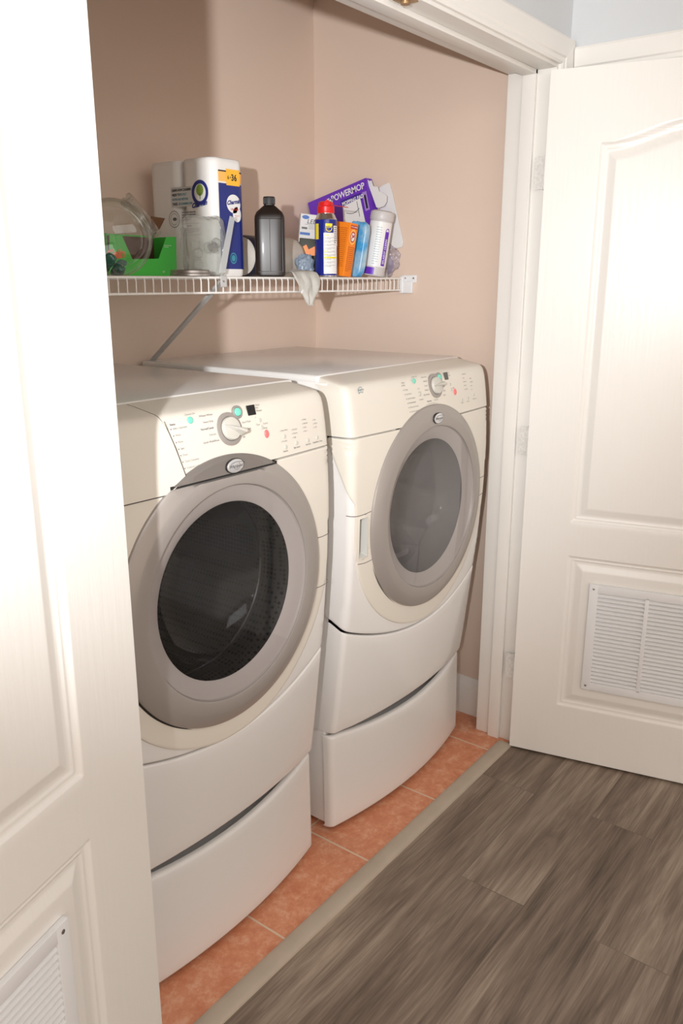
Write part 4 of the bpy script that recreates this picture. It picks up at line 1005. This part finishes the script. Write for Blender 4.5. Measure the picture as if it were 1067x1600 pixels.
b = B(); put_text(b, 'POWERMOP', .0285, lambda xx, yy: pf(.0005)(Wd * .40 + xx * .93, -.030 + yy), bold=.015, spacing=.95); put_text(b, 'Swiffer', .022, lambda xx, yy: pf(.0005)(Wd * .19 + xx, -.030 + yy), bold=.03, shear=.2)
put_text(b, 'MOPPING PAD', .0165, lambda xx, yy: pf(.0006)(Wd * .56 + xx * .84, -.056 + yy), bold=.03); b.out('carton_lettering', M['whiteprint'], pm, smooth=None)
b = B(); disc(b, pf(.0002), Wd * .955, -.055, .0, .0) if False else rect(b, pf(.0003), Wd * .905, Wd * .975, -.100, -.040); b.out('product_oval', mat('lilac_print', srgb(165, 135, 205), 0.5), pm, smooth=None)
b = B(); rect(b, pf(.0006), Wd * .925, Wd * .955, -.094, -.050); b.out('product_print', M['navydark'], pm, smooth=None)
b = B(); b.strip([pf(.0006)(Wd * (.60 + .22 * t), -.082 - .01 * math.sin(3 * t)) for t in [i / 6 for i in range(7)]], .0022, (-1, 0, 0)); b.strip([pf(.0006)(Wd * .80, -.060 - .05 * t) for t in (0, 1)], .0022, (-1, 0, 0)); b.out('diagram_print', M['ink'], pm, smooth=None)
tear = [(572, 279), (577, 283), (580, 282), (583, 291), (590, 292), (592, 299), (598, 301), (604, 306), (604, 315), (600, 322), (592, 325), (588, 324)]
b = B(); b.prism([at_x(px, py, X + .010) - A for px, py in tear], (.002, 0, 0)); b.out('torn_flap', M['cardwhite'], pm, smooth=None)

# white card panel against the right wall
pts = [(590, 292), (597, 286), (608, 281), (613, 298), (622, 340), (630, 374), (628, 382), (608, 386), (604, 430), (594, 430), (596, 340)]
A2 = at_x(600, 430, 2.399)
wp = B().prism([at_x(px, py, 2.399) - A2 for px, py in pts], (.003, 0, 0)).out('card_panel', M['cardwhite'], None, smooth=None)
wp.location = A2; finish(wp, None, 'white card panel leaning on the right closet wall behind the wipes canister', 'card'); settle(wp)

# clear bag beside the canister
x, y = gx(606, 1.640), 1.640
pb = empty('plastic_bag', (x, y, SZ), 0, label='crumpled clear bag with purple print at the right end of the shelf', cat='plastic bag')
b = B(); crumple(b, 0, 0, .054, .028, .055, .056, .35, 2.2, 11, 56, 40, 2.4); b.out('film', M['film_purple'], pb, smooth=60)
b = B(); crumple(b, .0, -.005, .042, .012, .028, .036, .3, 2.5, 17, 30, 20, 4); b.out('wrapped_content', mat('violet_grey_packets', srgb(150, 140, 178), 0.4), pb, smooth=60)
settle(pb)

# bulb carton
x, y = gx(481, 1.775), 1.775
lb = empty('bulb_box', (x, y, SZ), face_cam(x, y) + .1, label='white light bulb carton with a small blue oval, behind the spray can', cat='box')
b = B(); b.box(-.040, .037, 0, .055, 0, .190, .001); b.out('carton', M['cardwhite'], lb)
lf = lambda o: (lambda xx, yy: Vector((xx, -.0004 - o, yy)))
b = B(); disc(b, lf(0), -.024, .180, .0115, sy=.52); rect(b, lf(0), -.038, -.006, .126, .134); b.out('blue_print', mat('blue_print', srgb(60, 110, 190), 0.45), lb, smooth=None)
b = B(); put_text(b, 'LED', .0190, lambda xx, yy: lf(.0003)(-.019 + xx, .162 + yy), shear=.2); rect(b, lf(.0002), -.024, .034, .1585, .1592); b.out('carton_lettering', M['inkblack'], lb, smooth=None)
b = B(); rect(b, lf(0), -.034, -.016, .144, .150); lines(b, lf(0), -.012, .154, .036, 3, .004, 44, .001); b.out('grey_print', M['ink'], lb, smooth=None)
lean(lb, 6)

# small orange and black pack
x, y = gx(479, 1.700), 1.700
op = empty('tool_pack', (x, y, SZ), face_cam(x, y), label='small orange and black pack between the brown bottle and the spray can', cat='pack')
b = B(); b.box(-.030, .034, 0, .018, 0, .112, .002); b.out('pack_body', mat('black_green_card', srgb(48, 50, 34), 0.5), op)
b = B(); f = lf(0); b.add([f(*p) for p in ((-.029, .066), (-.026, .082), (-.008, .094), (0, .080), (.016, .090), (.032, .092), (.032, .066), (.010, .062), (-.010, .056))], [tuple(range(9))]); b.out('orange_print', M['orange'], op, smooth=None)
b = B(); disc(b, lf(.0004), -.018, .074, .0085); b.out('yellow_print', M['amber'], op, smooth=None)
lean(op, 5)

# bluish bag in front of it
x, y = gx(476, 1.655), 1.655
b = B(); crumple(b, 0, 0, .033, .027, .015, .034, .25, 2.6, 23, 44, 30, 2.6)
o = b.out('small_plastic_bag', M['film_blue'], None, smooth=60); o.location = (x, y, SZ); o.rotation_euler = (0, 0, face_cam(x, y)); finish(o, None, 'small bluish plastic bag between the grey rag and the spray can', 'plastic bag'); settle(o)

# white roll behind the bottle
xa, xb_ = gx(375, 1.745), gx(459, 1.750); r = .058; L_ = xb_ - xa
wr = empty('wrapped_roll', ((xa + xb_) / 2, 1.745, SZ), 0, label='off-white roll with a navy band lying behind the brown bottle', cat='roll')
mr = Matrix.Translation((0, 0, r)) @ Matrix.Rotation(math.pi / 2, 4, 'Y')
b = B(); h = L_ / 2; b.lathe([(0, -h), (r * .6, -h + .001), (r * .9, -h + .008), (r, -h + .022), (r * .985, 0), (r, h - .03), (r * .93, h - .012), (r * .7, h - .002), (0, h)], 48, mr); b.out('roll_body', M['greypaper'], wr, smooth=60)
b = B(); b.lathe([(r * .96, -h + .011), (r + .0012, -h + .020), (r + .0008, -h + .060), (r, -h + .062)], 48, mr); b.out('navy_band', M['navydark'], wr)
b = B(); b.lathe([(r + .0006, -h + .072), (r + .0007, -h + .094)], 48, mr); b.out('blue_label', mat('light_blue_label', srgb(120, 160, 215), 0.45), wr)

# grey rag over the front rail
rows = [(446, 476, 421, 1.640, .006), (444, 480, 418, 1.622, .010), (446, 484, 414, 1.604, .016), (449, 489, 417, 1.586, .012), (452, 493, 424, 1.570, .004), (456, 496, 431, 1.5605, 0), (462, 498, 440, 1.556, 0), (466, 497, 449, 1.555, 0), (469, 494, 458, 1.555, 0), (473, 491, 466, 1.556, 0), (477, 489, 473, 1.557, 0), (481, 487, 478, 1.558, 0)]
V = []; Fc = []; nc = 26
for j, (pa, pb_, py, Y, h_) in enumerate(rows):
    for i in range(nc + 1):
        t = i / nc; f_ = math.sin(t * 6.5 + j * .30) * .0045 + noise.noise(Vector((t * 4, j * .4, 2))) * .012
        p = at_y(pa + (pb_ - pa) * t, py, Y)
        z = p.z if j >= 4 else SZ + .003 + h_ * (.4 + .6 * math.sin(math.pi * min(1, max(0, t)))) + abs(f_) * .8
        V.append(Vector((p.x, Y - (abs(f_) + .0005 if j >= 4 else 0), z)) - Vector((1.93, 1.60, SZ)))
for j in range(len(rows) - 1):
    for i in range(nc): a = j * (nc + 1) + i; Fc.append((a, a + 1, a + nc + 2, a + nc + 1))
rag = mk('cleaning_rag', V, Fc, M['fabric_rag'], None, 80, loc=(1.93, 1.60, SZ), label='grey rag draped over the front of the wire shelf', cat='rag')
so = rag.modifiers.new('s', 'SOLIDIFY'); so.thickness = .0018; su = rag.modifiers.new('u', 'SUBSURF'); su.levels = su.render_levels = 1
b = B(); c = at_y(473, 455, 1.5505) - Vector((1.93, 1.60, SZ)); b.box(-.009, .009, -.0006, .0006, -.0035, .0035, .0003, Matrix.Translation(c) @ Matrix.Rotation(math.radians(-28), 4, 'Y')); b.out('care_tag', M['whiteprint'], rag)

# glass jar with its mouth tipped to the right
x, y = gx(182, 1.655), 1.655
jr = empty('glass_jar', (x, y, SZ), 0, label='round clear glass jar tipped to the right, before the green carton', cat='jar')
R0 = .088; cz = R0 - .003
Mv = Matrix.Translation((0, 0, cz)) @ Matrix.Rotation(math.atan2(y, x) - math.pi / 2, 4, 'Z') @ Matrix.Rotation(math.pi / 2, 4, 'X')
op_ = [(0, .042), (.058, .043), (.063, .046), (.068, .052), (.075, .051), (.083, .043), (.0875, .028), (R0, .012)]
prof = op_ + [(r, -h) for r, h in op_[::-1]]
b = B(); b.lathe(prof, 80, Mv); b.v = [(v[0], v[1], max(v[2], .0004)) for v in b.v]
jb = b.out('jar_glass', M['jarglass'], jr, smooth=50)
tilt = Matrix.Translation((0, 0, cz)) @ Matrix.Rotation(math.radians(53), 4, Vector((y, -x, 0)).normalized().cross(Vector((0, 0, -1))))
b = B(); b.lathe([(.050, .062), (.052, .070), (.0555, .072), (.0560, .076), (.0530, .078), (.0530, .083), (.0565, .085), (.0580, .090), (.0560, .094), (.0500, .094), (.0480, .088), (.0480, .064)], 64, tilt, caps=False)
b.out('jar_mouth', M['jarglass'], jr, smooth=50)
pods = [(-.030, .012, .020), (-.012, -.026, .016), (-.034, -.020, .036), (.004, .000, .014)]
for i, (dx, dy, dz) in enumerate(pods):
    b = B(); crumple(b, 0, 0, 0, .018, .014, .010, .12, 2, 50 + i, 28, 16, 3); 
    o = b.out('laundry_pod', M['podgreen'], None, smooth=60); o.location = (x + dx, y + dy, SZ + dz - .001); o.rotation_euler = (.5 * i, .35 * i, .9 * i)
    b = B(); crumple(b, 0, 0, .006, .012, .009, .006, .12, 2, 60 + i, 24, 12, 2.5); b.out('pale_half', M['podwhite'], o, smooth=60)
    finish(o, None, 'small green and white laundry pod in the glass jar, ' + ('leftmost behind', 'nearest the hall', 'topmost of the four', 'rightmost of the four')[i], 'laundry pod', 'laundry pods in the glass jar')

# green carton with cut-away front
Yg = 1.722; gb = empty('dryer_sheet_box', (gx(225, Yg), Yg, SZ), 0, label='bright green open carton behind the glass jar', cat='box')
gl_ = lambda px, py, Y=Yg: at_y(px, py, Y) - gb.location
zb_ = lambda p: Vector((p.x, p.y, max(0, p.z)))
fp = [(171, 432), (171, 367), (190, 367), (203, 396), (207, 405), (248, 404), (260, 370), (275, 370), (276, 432)]
P_ = [zb_(gl_(*p)) for p in fp]; xl_, xr_ = P_[0].x, P_[-1].x; top = P_[-2].z
b = B(); b.prism(P_, (0, .0012, 0)); b.box(xl_, xl_ + .0012, .001, .085, 0, top); b.box(xr_ - .0012, xr_, .001, .085, 0, top); b.box(xl_, xr_, .084, .0852, 0, top + .004); b.box(xl_, xr_, .001, .085, 0, .001)
b.out('carton', M['green'], gb, smooth=None)
b = B(); b.box(xl_ + .002, xr_ - .002, .082, .0835, .002, top); b.out('carton_lining', M['cardboard_dark'], gb, smooth=None)
b = B(); put_text(b, 'Gain', .030, lambda xx, yy: Vector((gl_(165, 405).x + xx, -.0008, gl_(165, 405).z + yy + xx * .1)), bold=.05, shear=.25); b.out('brand_lettering', mat('orange_red_print', srgb(240, 110, 60), 0.45), gb, smooth=None)
b = B(); c = gl_(190, 411); disc(b, lambda xx, yy: Vector((c.x + xx, -.0004, c.z + yy)), 0, 0, .017, sy=.5); b.out('green_oval_print', M['podgreen'], gb, smooth=None)
b = B(); c = gl_(262, 384); lines(b, lambda xx, yy: Vector((c.x - .012 + xx, -.0004, c.z + yy)), 0, 0, .024, 2, .004, 70, .0012); c = gl_(254, 426); put_text(b, '60', .0075, lambda xx, yy: Vector((c.x + xx, -.0004, c.z + yy)))
b.out('small_print', M['whiteprint'], gb, smooth=None)
b = B(); c = [gl_(p, q, Yg + .083) for p, q in ((236, 338), (258, 341), (250, 357), (243, 366), (238, 368))]; b.prism(c, (0, .0012, 0)); b.out('cardboard_flap', M['cardboard'], gb, smooth=None)

# steel jar lid
x, y = gx(297, 1.606), 1.606
o = B().lathe([(.049, .0), (.0505, .001), (.0505, .006), (.0490, .008), (.0490, .0135), (.0475, .0155), (.040, .0155), (.038, .0135), (0, .0135)], 56).out('jar_lid', M['steel'], None)
o.location = (x, y, SZ + .0002); finish(o, None, 'flat steel jar lid at the shelf edge in front of the clear bag', 'lid')

# clear bag of clear pieces
x, y = gx(322, 1.622), 1.622
cb = empty('clear_zip_bag', (x, y, SZ), 0, label='crumpled clear zip bag standing in front of the toilet paper pack', cat='plastic bag')
b = B(); crumple(b, 0, 0, .072, .072, .014, .074, .14, 2.2, 31, 70, 50, 5); b.out('film', M['plastic_film'], cb, smooth=60)
b = B(); q0, q1 = gl = (at_y(362, 340, 1.600), at_y(346, 428, 1.600)); q0, q1 = q0 - cb.location, q1 - cb.location; q1.z = max(q1.z, .002)
b.prism([q0 + Vector((-.006, 0, .002)), q0 + Vector((.012, 0, -.002)), q1 + Vector((.014, 0, 0)), q1 + Vector((-.010, 0, 0))], (0, .0012, 0)); b.out('bag_edge', clear('milky_film', (.9, .92, .92), 1.5, body=.38, bodycol=(.78, .8, .8, 1)), cb, smooth=None)
b = B()
for i in range(7):
    rr = random.Random(i); crumple(b, rr.uniform(-.045, .045), 0, rr.uniform(.02, .085), .014, .008, .013, .25, 2.5, 80 + i, 20, 14, 2.5)
b.out('clear_pieces', M['jarglass'], cb, smooth=60, kind='stuff')
settle(cb)
